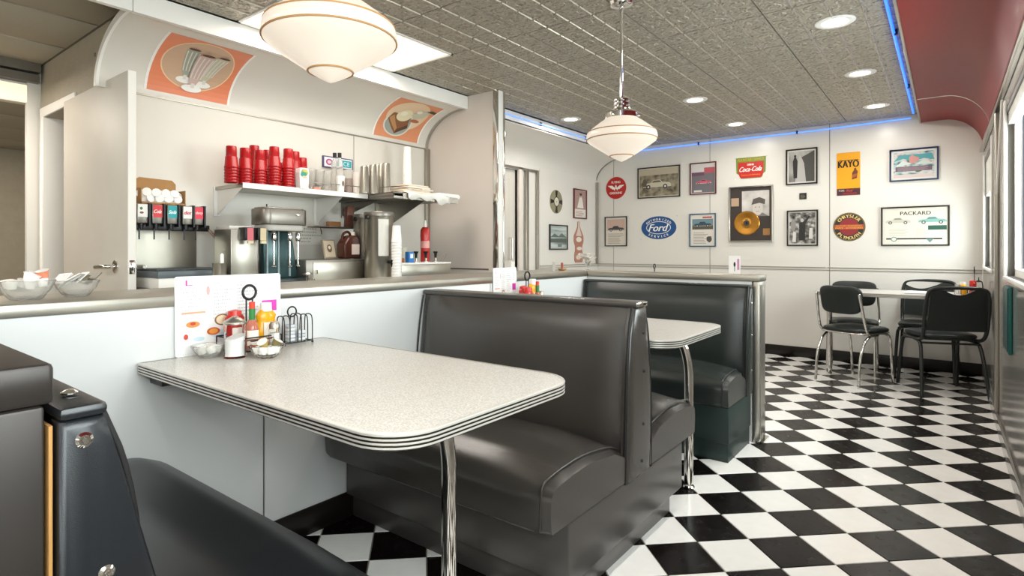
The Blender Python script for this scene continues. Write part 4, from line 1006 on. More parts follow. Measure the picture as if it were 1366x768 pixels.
# round parts sign
o, w_, h_ = sign('round_sign', 'far', (1111.4, 284.3, 321.7, 1154.6), 'round black and red car parts sign below the tall yellow sign'); r = w_ / 2; b = h_ / 2
MB().lathe([(0, 0), (.985, 0), (1, .002), (.985, .005), (0, .005)], seg=56, T=Matrix.Diagonal((r, b, 1, 1))).build('plate', flat('3A342C', .3), o)
art(o, 'lettering', [P(ell(0, 0, r * .97, b * .97, 48), .0053, '8C7A3E'), P(ell(0, 0, r * .93, b * .93, 48), .0056, '332C2A'), P(ell(0, 0, r * .62, b * .60, 40), .0059, '8E2E32'), P([(-r * .9, -b * .16), (r * .9, -b * .16), (r * .9, b * .16), (-r * .9, b * .16)], .0062, 'B8503A'),
   TX('FACTORY ENGINEERED', 0, b * .07, r * 1.6, b * .10, .0066, 'D9A63C'), TX('PARTS - ACCESSORIES', 0, -b * .08, r * 1.7, b * .11, .0066, 'D9A63C', bold=.001),
   lambda mb: arc_text(mb, 'CHRYSLER', 0, 0, r * .77, b * .76, .043, PI / 2, .255, .0066, flat('E2C77A')), lambda mb: arc_text(mb, 'PLYMOUTH', 0, 0, r * .77, b * .78, .042, -PI / 2, .255, .0066, flat('E2C77A'), top=False)])
# --- left wall: record clock, frames, cut-out
o, w_, h_ = sign('record_clock', 'left', (732.9, 251.9, 283.9, 750.3), 'gold and black record shaped disc on the left far wall', cat='wall decoration'); r = h_ / 2
MB().lathe([(0, 0), (r, 0), (r, .004), (r * .95, .006), (r * .5, .005), (r * .48, .007), (0, .007)], seg=40).build('disc', flat('8F8A6E', .25), o)
art(o, 'lettering', [P([(0, 0), (r * .95 * math.cos(k * PI / 2 - .22), r * .95 * math.sin(k * PI / 2 - .22)), (r * .95 * math.cos(k * PI / 2 + .22), r * .95 * math.sin(k * PI / 2 + .22))], .0074, '1C1A17') for k in range(4)] + [P(ell(0, 0, r * .44, r * .44, 28), .0078, '2A2620'), P(ell(0, 0, r * .36, r * .36, 28), .0082, 'CFC9B6'), P(ell(0, 0, r * .05, r * .05, 10), .0086, '1C1A17')])
picture('left', (764.2, 251, 291, 781.4), 'tall red framed picture of a woman in white on the left far wall', flat('6B2E2A', .35), .014, flat('D8CFC6'), .004, flat('A98B84'),
        [lambda w, h: P([(-w * .5, -h * .3), (-w * .1, h * .5), (w * .25, h * .7), (w * .5, h * .1), (w * .6, -h * .3)], .009, 'E3DBD2'), lambda w, h: P(ell(w * .1, h * .62, w * .2, h * .14, 14), .0093, 'C9A08C'), lambda w, h: P(ell(w * .12, h * .72, w * .22, h * .1, 14), .0096, '4A3530'), lambda w, h: P(R4(-w, w, -h, -h * .4), .0089, 'E0D8CE'), lambda w, h: lines(-w * .7, w * .7, -h * .9, -h * .5, 4, .0092, '9A6E66')])
photo_mat('landscape_print', ['4E5A4E', 'A9B3AE', 'D3D8D6'], 4, 3, stretch=(.4, 3, 1))
picture('left', (732, 299, 333, 756), 'black framed landscape print below the record disc', bk, .014, flat('C9CCC6'), .006, M['landscape_print'],
        [lambda w, h: P([(-w, 0), (-w * .5, h * .35), (0, h * .1), (w * .4, h * .4), (w, 0)], .009, '5F6D62'), lambda w, h: P(R4(-w, w, -h * .5, -h * .15), .0088, '58605A'), lambda w, h: P(R4(-w * .1, w * .4, -h * .9, -h * .6), .009, '6F7A76')])
o, w_, h_ = sign('bottle_cutout', 'left', (765, 295, 350, 778), 'tall red and cream soda bottle cut out on the left far wall', cat='sign'); a, b = w_ / 2, h_ / 2
half = [(.22, 1), (.24, .78), (.36, .66), (.62, .50), (.95, .30), (.98, .05), (.72, -.2), (.70, -.4), (.86, -.6), (.84, -.88), (.7, -1)]
MB().prism([(x * a, y * b) for x, y in half] + [(-x * a, y * b) for x, y in half[::-1]], 'z', 0, .006).build('plate', flat('B07A68', .4), o, smooth=0)
art(o, 'lettering', [P([(x * a * .6, y * b * .98) for x, y in half[:5]] + [(-x * a * .6, y * b * .98) for x, y in half[:5][::-1]], .0065, 'D9C9BC'), P(ell(0, b * .12, a * .55, b * .13, 16), .007, 'E8DDD0'), P(ell(a * .1, -b * .32, a * .55, b * .09, 16), .007, 'E2D5C8'), P(ell(-a * .1, -b * .75, a * .5, b * .12, 16), .007, 'D9CABB')])
# --- curved posters glued in the service cove
def cove_art(par, name, items, y0, y1, th0, th1):
    L = 12; mb = MB()
    for lvl, (poly, col) in enumerate(items):
        for k in range(L):
            p = clip_rect(poly, -2, 2, k / L, (k + 1) / L)
            if len(p) < 3: continue
            vs = []
            for u, v in p:
                th = th0 + (th1 - th0) * v; off = .0012 + .0005 * lvl; x, z = cove_l(th, off); vs.append((x, y0 + (y1 - y0) * u, z))
            mb.add(vs, [tuple(range(len(vs)))], flat(col))
    return mb.build(name, None, par, smooth=0, recalc=False)
def bez(pts): return [(p[0], p[1]) for p in smooth_path([(x, y, 0) for x, y in pts], it=2)]
o = thing('cove_poster', 'curved coral poster of three tall milkshake glasses in the left end of the cove', 'poster')
it = [(R4(-.03, 1.03, -.09, 1.02), 'F0EDE6'), (R4(0, 1, 0, 1), 'E08662'), (ell(.5, .55, .43, .43, 40), 'E9C9A0'), (ell(.5, .55, .415, .415, 40), 'C9A88C')]
def glass(cx, cy, s, col, lean):
    q = [(-.085, .40), (.085, .40), (.06, .05), (.035, -.05), (-.035, -.05), (-.06, .05)]
    r = [([(cx + x * s + lean * y, cy + y * s) for x, y in q], col), (ell(cx + lean * -.1, cy - .11 * s, .11 * s, .055 * s, 20), 'ECEAE3'), ([(cx - .02 * s, cy - .1 * s), (cx + .02 * s, cy - .1 * s), (cx + .02 * s, cy - .03 * s), (cx - .02 * s, cy - .03 * s)], 'DAD6CC')]
    for k in (-.05, -.015, .02, .05): r.append(([(cx + k * s + lean * .05, cy + .04 * s), (cx + (k + .012) * s + lean * .05, cy + .04 * s), (cx + (k * 1.4 + .014) * s + lean * .38, cy + .38 * s), (cx + k * 1.4 * s + lean * .38, cy + .38 * s)], 'DCD5CC'))
    r.append((ell(cx + lean * .45, cy + .43 * s, .07 * s, .02 * s, 14), '5E3B33')); return r
it += glass(.40, .38, 1.0, 'A3A896', -.1) + glass(.64, .36, 1.0, 'C3C0A6', .2) + glass(.51, .28, 1.15, 'CDB2A8', .05)
cove_art(o, 'print', it, 1.316, 1.775, math.radians(7), math.radians(75))
o = thing('cove_poster', 'curved coral poster of pie with ice cream at the right end of the cove', 'poster')
it = [(R4(-.03, 1.03, -.09, 1.02), 'F0EDE6'), (R4(0, 1, 0, 1), 'DC9068'), (ell(.5, .6, .42, .38, 40), 'E3C7A6'), (ell(.42, .36, .30, .30, 36), 'D8D6C8'), (ell(.42, .36, .27, .27, 36), '9CA096'), ([(.16, .44), (.42, .12), (.66, .30), (.60, .55), (.4, .6), (.2, .6)], '8A5B3C'), ([(.18, .46), (.42, .18), (.44, .26), (.24, .55)], 'B98A5C'), ([(.42, .12), (.66, .30), (.64, .38), (.44, .22)], '5E3E2A'),
      (ell(.44, .58, .16, .15, 24), 'E6DDB8'), (ell(.40, .62, .07, .06, 16), 'F3ECD2'), ([(.56, .62), (.7, .8), (.9, .78), (.82, .62), (.7, .55)], 'C4C2AC'), (ell(.66, .74, .06, .045, 16), 'E9E4D2'), ([(.78, .80), (.98, .78), (.98, .84), (.86, .86)], '3F4136'), (ell(.72, .5, .1, .04, 16), 'B26A48')]
cove_art(o, 'print', it, 2.945, 3.415, math.radians(7), math.radians(74))
# ================================================================ SHELF IN THE SERVICE AREA
ZS = 1.485
o = thing('wall_shelf', 'white edged steel wall shelf carrying the red cups and glasses', 'shelf', (XW, 2.2, ZS))
def bracket(par, y, d, drop, x0=XW, py=0.0, pz=0.0, name='bracket', m='white_paint'):
    return MB().prism([(x0 - XW, 0), (x0 - XW + d, 0), (x0 - XW + d, -.015), (x0 - XW + .02, -drop), (x0 - XW, -drop)], 'y', y - py - .0015, y - py + .0015).box(x0 - XW, x0 - XW + .012, y - py - .02, y - py + .02, -drop - .01, .0).build(name, m, par, smooth=0)
MB().box(0, .335, 1.70 - 2.2, 2.615 - 2.2, -.022, 0).box(.325, .335, 1.70 - 2.2, 2.615 - 2.2, -.03, .004).build('board', 'steel', o, bevel=.002)
MB().box(.3355, .338, 1.70 - 2.2, 2.615 - 2.2, -.028, .002).build('edge_strip', 'white_paint', o, smooth=0)
bracket(o, 1.712, .33, .17, py=2.2); bracket(o, 2.42, .33, .20, py=2.2)
MB().tube([(.30, .0, .05), (.33, .15, .05), (.33, .41, .05)], .0025, 6).build('guard_rail', 'steel_dark', o)
o = thing('corner_shelf', 'deeper grey steel shelf in the corner by the partition', 'shelf', (XW, 2.9, ZS))
MB().box(0, .60, 2.62 - 2.9, 3.26 - 2.9, -.022, 0).box(.59, .60, 2.62 - 2.9, 3.26 - 2.9, -.038, .006).box(0, .59, 2.62 - 2.9, 2.63 - 2.9, -.038, .006).build('board', 'steel_dark', o, bevel=.002)
MB().box(.6005, .603, 2.70 - 2.9, 3.26 - 2.9, -.036, .004).build('edge_strip', 'steel', o, smooth=0)
bracket(o, 2.66, .50, .14, py=2.9, m='steel_dark'); bracket(o, 2.98, .56, .26, py=2.9, m='steel')
MB().tube([(.45, -.27, .045), (.57, -.26, .045), (.585, -.12, .045), (.585, .0, .045)], .0025, 6).build('guard_rail', 'steel_dark', o)
# red tumblers, nested upside down
rm = mat('red_plastic', 'A01216', .3, spec=.4); mat('red_plastic_dark', '7E1416', .35)
def cup_mb(r0, r1, h, t=.002, lip=.0018):   # upside down: open rim at the bottom
    return MB().lathe([(r1 - t, 0.004), (r1 + lip, 0), (r1 + lip, .006), (r1, .008), (r1 - (r1 - r0) * .5, h * .5), (r0 + .0008, h * .52), (r0, h - .003), (r0 - .003, h), (0, h)], seg=20, cap=False)
src = cup_mb(.029, .0375, .125).build('plastic_tumbler', 'red_plastic', None, smooth=50); src_mesh = src.data; used = [False]
stacks = [(308.6, 193.7, 0, 'leftmost red stack on the shelf'), (326.9, 195.9, 0, 'second red stack from the left on the shelf'), (339.2, 195, 1, 'third red stack from the left, back row'), (346.4, 201.5, 0, 'fourth red stack, slightly shorter, on the shelf'), (356.8, 199.5, 1, 'back row red stack left of the middle'),
          (365.9, 196.3, 0, 'tall red stack mid shelf'), (376.5, 216, 1, 'shortest red stack, in the back row'), (384.5, 198.2, 0, 'tall red stack right of mid shelf'), (393.5, 203.4, 1, 'back row red stack near the white carton'), (403.5, 210.0, 1, 'red stack behind the white carton')]
for px, ty, row, lab in stacks:
    X_ = -3.215 if row == 0 else -3.36
    p = onX(px, 240, X_); top = onX(px, ty, X_).z; n = max(2, round((top - ZS - .125) / .017) + 1)
    for k in range(n):
        c = src if not used[0] else bpy.data.objects.new('plastic_tumbler', src_mesh)
        if used[0]: C.objects.link(c)
        used[0] = True
        c.location = (X_, p.y, ZS + .0005 + k * .017); tag(c, ('topmost' if k == n - 1 else ['lowest', 'second', 'third', 'fourth', 'fifth', 'sixth', 'seventh', 'eighth', 'ninth', 'tenth'][k]) + ' tumbler of the ' + lab, 'cup', 'upside down red tumblers nested on the wall shelf')
# glassware
gm = MB().lathe([(.030, 0), (.032, .004), (.010, .012), (.010, .018), (.022, .035), (.034, .12), (.036, .135), (.034, .135), (.032, .12), (.019, .036), (.0, .03)], seg=18)
mat('glassware', 'E9E7E2', .12, trans=.75, ior=1.12)
gsrc = None
for k, (x_, y_) in enumerate([(-3.22, 2.13 + .062 * i) for i in range(4)] + [(-3.32, 2.15 + .066 * i) for i in range(4)]):
    if gsrc is None: gsrc = gm.build('sundae_glass', 'glassware', None, smooth=60); c = gsrc
    else: c = bpy.data.objects.new('sundae_glass', gsrc.data); C.objects.link(c)
    c.location = (x_, y_, ZS + .001)
    tag(c, ['first', 'second', 'third', 'fourth'][k % 4] + ' clear sundae glass from the left in the ' + ('front' if k < 4 else 'back') + ' row on the shelf', 'glass', 'clear sundae glasses between the carton and the brown jar')
# white carton printed with a green and yellow blob
p = onX(403, 232, -3.18)
o = thing('paper_carton', 'white paper carton with a green and yellow print in front of the red cups', 'carton', (-3.18, p.y, ZS))
MB().prism([(-.028, 0), (.028, 0), (.034, .10), (.028, .128), (-.028, .128), (-.034, .10)], 'x', -.025, .025).build('box', flat('EFEDE8'), o, smooth=0)
art(o, 'print', [])if False else None
mb = MB(); T = Matrix(((0, 0, 1, 0), (1, 0, 0, 0), (0, 1, 0, 0), (0, 0, 0, 1)))
mb.poly(ell(0, .10, .026, .022, 18), .0255, flat('8FA85A'), T); mb.poly(ell(-.006, .088, .022, .018, 18), .0258, flat('3F8F7A'), T); mb.poly(ell(.006, .112, .016, .009, 14), .0261, flat('C9B25A'), T); mb.poly(ell(0, .072, .018, .008, 14), .0261, flat('C9B89A'), T)
mb.build('print', None, o, smooth=0, recalc=False)
# sign behind the glasses
m4 = Matrix.Identity(4)
for r in range(3):
    m4[r][0] = (0, 1, 0)[r]; m4[r][1] = (0, 0, 1)[r]; m4[r][2] = (1, 0, 0)[r]
a = onX(430, 207, XW + .005); b = onX(470, 228, XW + .005)
m4[0][3], m4[1][3], m4[2][3] = XW + .001, (a.y + b.y) / 2, (a.z + b.z) / 2; w_, h_ = (b.y - a.y) / 2, (a.z - b.z) / 2
o = thing('small_sign', 'small purple framed sign with teal print behind the shelf glasses', 'sign', mtx=m4)
MB().box(-w_, w_, -h_, h_, 0, .012).build('frame', flat('4A3E66'), o, bevel=.002); art(o, 'print', [P(R4(-w_ * .92, w_ * .92, -h_ * .8, h_ * .8), .0124, 'E9ECEE'), P(ell(-w_ * .6, 0, w_ * .22, h_ * .55), .0128, 'B0517A'), P(ell(-w_ * .6, 0, w_ * .12, h_ * .3), .0132, 'E9C9D6'), P(R4(w_ * .15, w_ * .88, -h_ * .6, h_ * .6), .0128, '2FA3AC'), TX('ICE', w_ * .5, 0, w_ * .5, h_ * .7, .0132, 'DFF3F2')])
# two clear bottles with black caps
for px, X_, l in ((446.5, -3.27, 'left'), (453, -3.20, 'right')):
    p = onX(px, 220, X_); o = thing('squeeze_bottle', l + ' clear bottle with a black cap above the shelf glasses', 'bottle', (X_, p.y, ZS))
    top = onX(px, 204, X_).z - ZS
    MB().lathe([(.022, 0), (.024, .006), (.024, top * .68), (.020, top * .78), (.010, top * .86), (.010, top * .9), (0, top * .9)], seg=18).build('bottle_body', 'glassware', o, smooth=60); MB().lathe([(.013, top * .88), (.013, top), (0, top)], seg=16).build('cap', flat('1C1A1A'), o)
# jar half full of brown
p = onX(466, 240, -3.26); o = thing('storage_jar', 'clear jar half filled with brown topping at the end of the shelf', 'jar', (-3.26, p.y - .01, ZS))
MB().lathe([(.040, 0), (.041, .13), (.038, .16), (.03, .17), (0, .17)], seg=24).build('jar_body', 'glassware', o, smooth=60); MB().lathe([(.036, .004), (.037, .11), (0, .112)], seg=20).build('contents', flat('8A5A3C'), o)
p = onX(454, 235, -3.19); o = thing('tumbler_carton', 'white cup with small brown print beside the brown jar', 'cup', (-3.19, p.y, ZS)); MB().lathe([(.024, 0), (.031, .11), (.030, .11), (.023, .004), (0, .004)], seg=20).build('cup_body', flat('EFECE4'), o, smooth=50)
mb = MB(); mb.poly(ell(0, .06, .008, .02, 12), .0295, flat('6B4A32'), T); mb.build('print', None, o, smooth=0, recalc=False)
for px, c1, w in ((422, 'D98A72', .05), (458, '5A3B2A', .03)):
    p = onX(px, 248, -3.19); o = box('napkin_packet' if c1 == 'D98A72' else 'scoop', -3.195, -3.175, p.y - w / 2, p.y + w / 2, ZS + .001, ZS + .018, flat(c1), bevel=.004); tag(o, 'flat salmon packet lying on the shelf edge' if c1 == 'D98A72' else 'small dark brown scoop lying on the shelf edge by the jar', 'packet' if c1 == 'D98A72' else 'scoop')
# steel milkshake cups on the corner shelf, nested pairs upside down
sm = MB().lathe([(.041, 0), (.043, .004), (.041, .008), (.033, .165), (.030, .17), (0, .17)], seg=22)
ssrc = None
for k, (px, X_) in enumerate(((486, -3.12), (491.5, -3.20), (497.5, -3.12), (503.5, -3.20), (508.5, -3.18), (515, -3.10))):
    p = onX(px, 240, X_); top = onX(px, 222 - k * .8, X_).z - ZS
    if ssrc is None: ssrc = sm.build('steel_shake_cup', 'steel', None, smooth=60); c = ssrc
    else: c = bpy.data.objects.new('steel_shake_cup', ssrc.data); C.objects.link(c)
    c.location = (X_, p.y, ZS + .001); c.scale = (.8, .8, top / .17)
    tag(c, ['leftmost', 'second', 'third', 'fourth', 'fifth', 'rightmost'][k] + ' of the tall steel shake cups on the corner shelf', 'cup', 'steel milkshake cups on the corner shelf')
p = onX(477, 250, -3.2); o = MB().lathe([(.030, 0), (.036, .14), (.037, .15), (.034, .15), (.028, .004), (0, .004)], seg=20).build('white_cup', flat('E6DDD2'), None, smooth=60, loc=(-3.2, p.y, ZS + .001)); tag(o, 'tall cream paper cup left of the steel shake cups', 'cup')
# foam lids and trays
p = onX(548, 235, -3.25); o = thing('foam_cup_stack', 'tall stack of white foam cups standing at the back of the corner shelf', 'cup stack', (-3.28, 3.10, ZS + .09))
hh = onX(548, 197, -3.28).z - ZS - .09
for k in range(12): MB().lathe([(.036, 0), (.038, .003), (.036, .006), (.028, hh - 11 * .011), (0, hh - 11 * .011)], seg=20).build('cup', flat('F0EDE6'), o, smooth=50, loc=(0, 0, k * .011))
o = thing('foam_tray_pile', 'pile of cream foam trays and paper on the corner shelf', 'trays', (-3.15, 2.98, ZS))
rd = random.Random(4)
for k in range(9):
    w1, w2 = .17 - k * .006, .15 - k * .004; MB().prism(rrect(-w1, w1, -w2, w2, .03), 'z', 0, .008).build('tray', flat('EFE6DA' if k % 2 else 'EADBC8'), o, bevel=.003, loc=(rd.uniform(-.015, .015), rd.uniform(-.012, .012), .001 + k * .0098), rz=rd.uniform(-.08, .08))
o = thing('paper_bag', 'white paper hanging over the edge of the corner shelf', 'paper', (-2.90, 2.93, ZS))
vs = []; n = 14
for i in range(n + 1):
    y = -.19 + .42 * i / n; d = .03 + .012 * math.sin(i * 1.3) + (.02 if i > 9 else 0)
    vs += [(-.20, y, .012), (-.02, y, .016 + .006 * math.sin(i)), (.012, y, .006), (.014, y, -d)]
fs = [(4 * i + k, 4 * i + k + 1, 4 * i + 4 + k + 1, 4 * i + 4 + k) for i in range(n) for k in range(3)]
q_ = MB().add(vs, fs).build('sheet', flat('F2EEE6'), o, smooth=60); md = q_.modifiers.new('s', 'SOLIDIFY'); md.thickness = .0015
o = MB().prism([(-.12, 0), (.12, 0), (.13, .02), (.11, .035), (-.11, .035), (-.13, .02)], 'x', -.06, .08).build('foam_box', flat('F1EEE8'), None, bevel=.006, loc=(-3.0, 3.19, ZS + .001)); tag(o, 'flat white foam box at the right end of the corner shelf', 'box')

# ================================================================ BACK COUNTER AND MACHINES
ZB = .90
o = thing('back_counter', 'steel topped back counter under the shelf', 'counter', (-3.12, 2.36, 0))
MB().box(-.375, .355, 1.21 - 2.36, 3.548 - 2.36, ZB - .03, ZB).build('counter_top', 'steel', o, bevel=.004); MB().box(-.375, .30, 1.22 - 2.36, 3.54 - 2.36, .0, ZB - .03).build('cabinet_body', 'steel_dark', o)
# soda tower
yt0, yt1 = 1.205, 1.585; XF = -3.30
o = thing('soda_dispenser', 'black five valve soda dispenser with coloured flavour cards', 'dispenser', (-3.38, (yt0 + yt1) / 2, 0)); yc = (yt0 + yt1) / 2
zt, zb = 1.335, 1.205
MB().box(-.06, .02, yt0 - yc, yt1 - yc, zb + .01, zt + .01).build('manifold', 'steel_dark', o, bevel=.004)
MB().box(.02, .05, yt0 - yc, yt1 - yc + .005, zb, zb + .035).build('lower_rail', 'black_wire', o, bevel=.003)
MB().box(-.115, -.105, yt0 - yc, yt1 - yc, .98, zb + .02).build('back_splash', 'steel', o, smooth=0)
cards = [('E7E6E0', '4A7A3A', 'dew'), ('D0353A', 'F2D9D6', 'Cola'), ('1F9AA0', 'E6F3F0', 'Soda'), ('E9E3E0', 'C22A44', 'diet'), ('DE3A4E', 'F4C9CC', 'cherry')]
Ty = lambda x: Matrix(((0, 0, 1, x), (1, 0, 0, 0), (0, 1, 0, 0), (0, 0, 0, 1)))
for k, (c1, c2, t) in enumerate(cards):
    px = (198, 218, 238, 258, 276 - 3)[k] - 5; y = onX(px, 285, XF + .03).y - yc
    v = MB().box(.02, .085, y - .026, y + .026, zb + .035, zt + .008).build('valve_body', 'steel_dark', o, bevel=.004)
    MB().box(.02, .095, y + .027, y + .036, zb + .02, zt + .012).build('divider_fin', 'black_wire', v)
    MB().box(.0855, .088, y - .023, y + .023, zt - .062, zt + .004).build('flavour_card', flat(c1), v)
    mb = MB()
    if t == 'dew': mb.poly(ell(y - .008, zt - .018, .007, .008, 10), .0886, flat('3F7A3A'), Ty(0)); mb.poly(ell(y - .006, zt - .04, .010, .006, 10), .0886, flat('7A4A52'), Ty(0))
    else: text(mb, t, y, zt - .03, .038, .02, .0886, flat(c2), .3, Ty(0), .0008)
    mb.build('card_print', None, v, smooth=0, recalc=False)
    MB().lathe([(.0, 0), (.010, 0), (.012, .02), (.012, .03), (0, .03)], seg=12, T=Matrix.Translation((.062, y, zb + .005))).build('nozzle', 'black_wire', v)
    MB().box(.060, .066, y - .012, y - .006, zb - .05, zb + .01).build('lever', 'black_wire', v)
# ice bin below it
o = thing('ice_bin', 'grey lidded ice bin under the soda dispenser', 'bin', (-3.20, 1.40, ZB))
MB().box(-.17, .12, -.185, .15, .001, .055).build('bin_body', 'white_paint', o, bevel=.003); MB().box(-.175, .125, -.19, .155, .055, .092).build('bin_lid', flat('5E666A', .35), o, bevel=.006)
MB().box(-.17, .10, -.185, .15, .092, .102).build('lid_lip', flat('3A3F42', .35), o, bevel=.003)
# cardboard box of lids on top
o = thing('cardboard_box', 'open brown cardboard box of white cup lids on the soda dispenser', 'box', (-3.40, 1.33, zt + .0105))
mat('cardboard', 'A97F50', .8, var=.08, vscale=15)
MB().box(-.07, -.066, -.10, .13, 0, .13).box(-.07, .06, -.10, -.096, 0, .085).box(-.07, .06, .126, .13, 0, .085).box(.056, .06, -.10, .13, 0, .012).box(-.07, .06, -.10, .13, 0, .003).build('carton', 'cardboard', o, smooth=0)
MB().prism([(-.10, .13), (.13, .13), (.11, .15), (-.06, .155)], 'x', -.072, -.068).build('flap', 'cardboard', o, smooth=0)
rd = random.Random(3)
for k in range(26):
    y = -.085 + .19 * (k % 13) / 12; z = .022 + (0 if k < 13 else .03) + .012 * abs(math.sin(k)); c = MB().lathe([(.022, 0), (.024, .003), (.022, .006), (0, .006)], seg=12, T=Matrix.Rotation(rd.uniform(.9, 1.7), 4, 'Y') @ Matrix.Rotation(rd.uniform(-.4, .4), 4, 'X')).build('cup_lid', flat('F1EFEA'), o, smooth=40, loc=(-.03 + .085 * (k % 3) / 2, y, z))
# hose bundle from the dispenser down to the counter
o = thing('soda_hoses', 'bundle of pinkish beverage hoses drooping right of the soda dispenser', 'hoses', (-3.40, 1.60, ZB))
for k in range(5): MB().tube(smooth_path([(.03 + .008 * k, -.03, .33), (.04 + .008 * k, .03, .30 - .01 * k), (.05, .07 + .012 * k, .17), (.04, .095 + .010 * k, .02)], it=3), .0065, 8).build('hose', flat(('A88C80', '8E776E', 'B59A8E', '7A6660', 'A08478')[k]), o, smooth=60)
# steel pitcher cup with spoon
p = onX(293, 350, -2.98); o = thing('utensil_cup', 'steel cup holding a white spoon beside the ice bin', 'cup', (-2.98, p.y, ZB))
MB().lathe([(.028, 0), (.030, .003), (.036, .125), (.038, .13), (.035, .13), (.028, .006), (0, .006)], seg=24).build('cup_body', 'steel', o, smooth=60)
o2 = thing('spoon', 'white handled spoon standing in the steel cup', 'spoon', (-2.98, p.y + .012, ZB + .01)); MB().prism([(-.006, 0), (.006, 0), (.010, .13), (.009, .165), (0, .172), (-.008, .165), (-.009, .13)], 'x', -.002, .002).build('handle', flat('F0EDE6'), o2, bevel=.001)
# juice dispenser
ya, yb = onX(308, 340, -3.08).y, onX(344, 340, -3.08).y; o = thing('juice_dispenser', 'stainless two tap juice dispenser between the steel cup and the shake mixer', 'dispenser', (-3.08, (ya + yb) / 2, ZB)); hy = (yb - ya) / 2
MB().box(-.19, 0, -hy, hy, .001, .315).build('body', 'steel', o, bevel=.004); MB().box(-.19, -.04, -hy + .01, hy - .01, .315, .335).build('top_cover', flat('C9C6BF'), o, bevel=.004)
MB().box(0, .008, -hy + .012, hy - .01, .0, .02).build('drip_tray', 'steel_dark', o)
for k, (y, c1) in enumerate(((-hy + .085, 'C9646C'), (hy + .004, 'CDBB98'))):
    t = MB().box(-.02, .05, y - .032, y + .02, .255, .325).build('tap_head', 'black_wire', o, bevel=.004); MB().box(.0505, .053, y - .018, y + .018, .252, .322).build('flavour_card', flat(c1), t); MB().box(.045, .058, y - .016, y + .016, .235, .25).build('push_plate', flat('D9CBA6'), t)
MB().lathe([(0, 0), (.012, 0), (.012, .002), (0, .002)], seg=18, T=Matrix.Translation((.001, -hy + .04, .045)) @ Matrix.Rotation(PI / 2, 4, 'Y')).build('badge', flat('2E86B8'), o)
MB().box(.0, .003, -hy + .05, hy - .03, .034, .044).build('name_strip', flat('D9D6CE'), o)
# triple shake mixer
ya, yb = onX(349, 290, -3.06).y, onX(409, 290, -3.06).y; yc = (ya + yb) / 2; hw = (yb - ya) / 2
o = thing('milkshake_mixer', 'grey three spindle milkshake mixer with a teal body', 'mixer', (-3.12, yc, ZB))
zt_ = onX(380, 277, -3.06).z - ZB; z1_ = onX(380, 300, -3.06).z - ZB; z0_ = onX(380, 308, -3.06).z - ZB
def rr(a, b, r=.03): return rrect(-a, a, -b, b, r, 6)
MB().prism([(x, y) for x, y in rr(.09, hw, .05)], 'z', z1_, zt_ - .008).build('motor_head', 'steel_dark', o, bevel=.006)
MB().prism([(x * .92, y * .90) for x, y in rr(.09, hw, .05)], 'z', zt_ - .008, zt_).build('head_cap', 'steel', o, bevel=.003)
MB().prism([(x * .93, y * .88) for x, y in rr(.09, hw, .05)], 'z', z0_, z1_).build('head_underside', flat('B9B6AE', .4), o, bevel=.006)
MB().lathe([(0, 0), (.008, 0), (.006, .006), (0, .006)], seg=14, T=Matrix.Translation((.091, hw * .45, (z1_ + zt_) / 2 + .01)) @ Matrix.Diagonal((1, 2.2, 1, 1)) @ Matrix.Rotation(PI / 2, 4, 'Y')).build('badge', 'chrome', o)
MB().cyl((-.0, -hw * .55, zt_), (-.0, -hw * .55, zt_ + .02), .004, 8).build('switch', 'black_wire', o)
mat('mixer_teal', '3D5658', .25, metal=.3)
n_ = 3
cl = MB().prism([(-hw * .62, .03), (hw * .92, .03), (hw * .62, z0_), (-hw * .66, z0_)], 'x', -.075, -.01).build('column', 'mixer_teal', o, bevel=.01)
for k, y in enumerate((-hw * .42, hw * .28, hw * .66)):
    s = MB().cyl((.045, y, .10), (.045, y, z0_), .005, 10).build('spindle', 'chrome', o); MB().lathe([(.012, z0_ - .06), (.015, z0_ - .05), (.015, z0_ - .015), (.008, z0_)], .045, y, 14).build('collar', 'chrome', s); MB().lathe([(.006, .095), (.016, .10), (.016, .104), (.007, .112), (.007, .13)], .045, y, 14).build('agitator', 'chrome', s)
for k in (-1, 0, 1): MB().prism([(y + k * hw * .5, z) for y, z in ((-.006, .04), (.006, .04), (.003, z0_), (-.003, z0_))], 'x', -.012, -.004).build('column_rib', flat('8FA0A0', .2), cl)
MB().prism(rr(.115, hw * .95, .04), 'z', .001, .03).build('foot', flat('24302F', .3), o, bevel=.005)
# handwritten note on the wall
a = onX(396, 303, XW + .001); b = onX(428, 325, XW + .001); m4 = m4.copy(); m4[0][3], m4[1][3], m4[2][3] = XW + .001, (a.y + b.y) / 2, (a.z + b.z) / 2; w_, h_ = (b.y - a.y) / 2, (a.z - b.z) / 2
o = thing('wall_note', 'white note with five short grey lines of writing right of the shake mixer', 'note', mtx=m4); MB().box(-w_ * 1.05, w_ * 1.05, -h_ * 1.1, h_ * 1.1, 0, .001).build('paper', flat('E7E3DA'), o, smooth=0)
def scribble(x0, x1, y0, y1, n, z, m, seed):
    def f(mb):
        rd = random.Random(seed); d = (y1 - y0) / n
        for i in range(n):
            x = x0; y = y1 - d * (i + .6); e = x0 + (x1 - x0) * rd.uniform(.55, 1)
            while x < e:
                w = rd.uniform(.02, .06) * (x1 - x0); mb.poly([(x, y), (x + w * .6, y), (x + w * .8, y + d * .42), (x + w * .2, y + d * .42)], z, flat(m)); x += w + .02 * (x1 - x0)
    return f
art(o, 'writing', [scribble(-w_, w_, -h_, h_, 5, .0013, '8A857C', 5)])
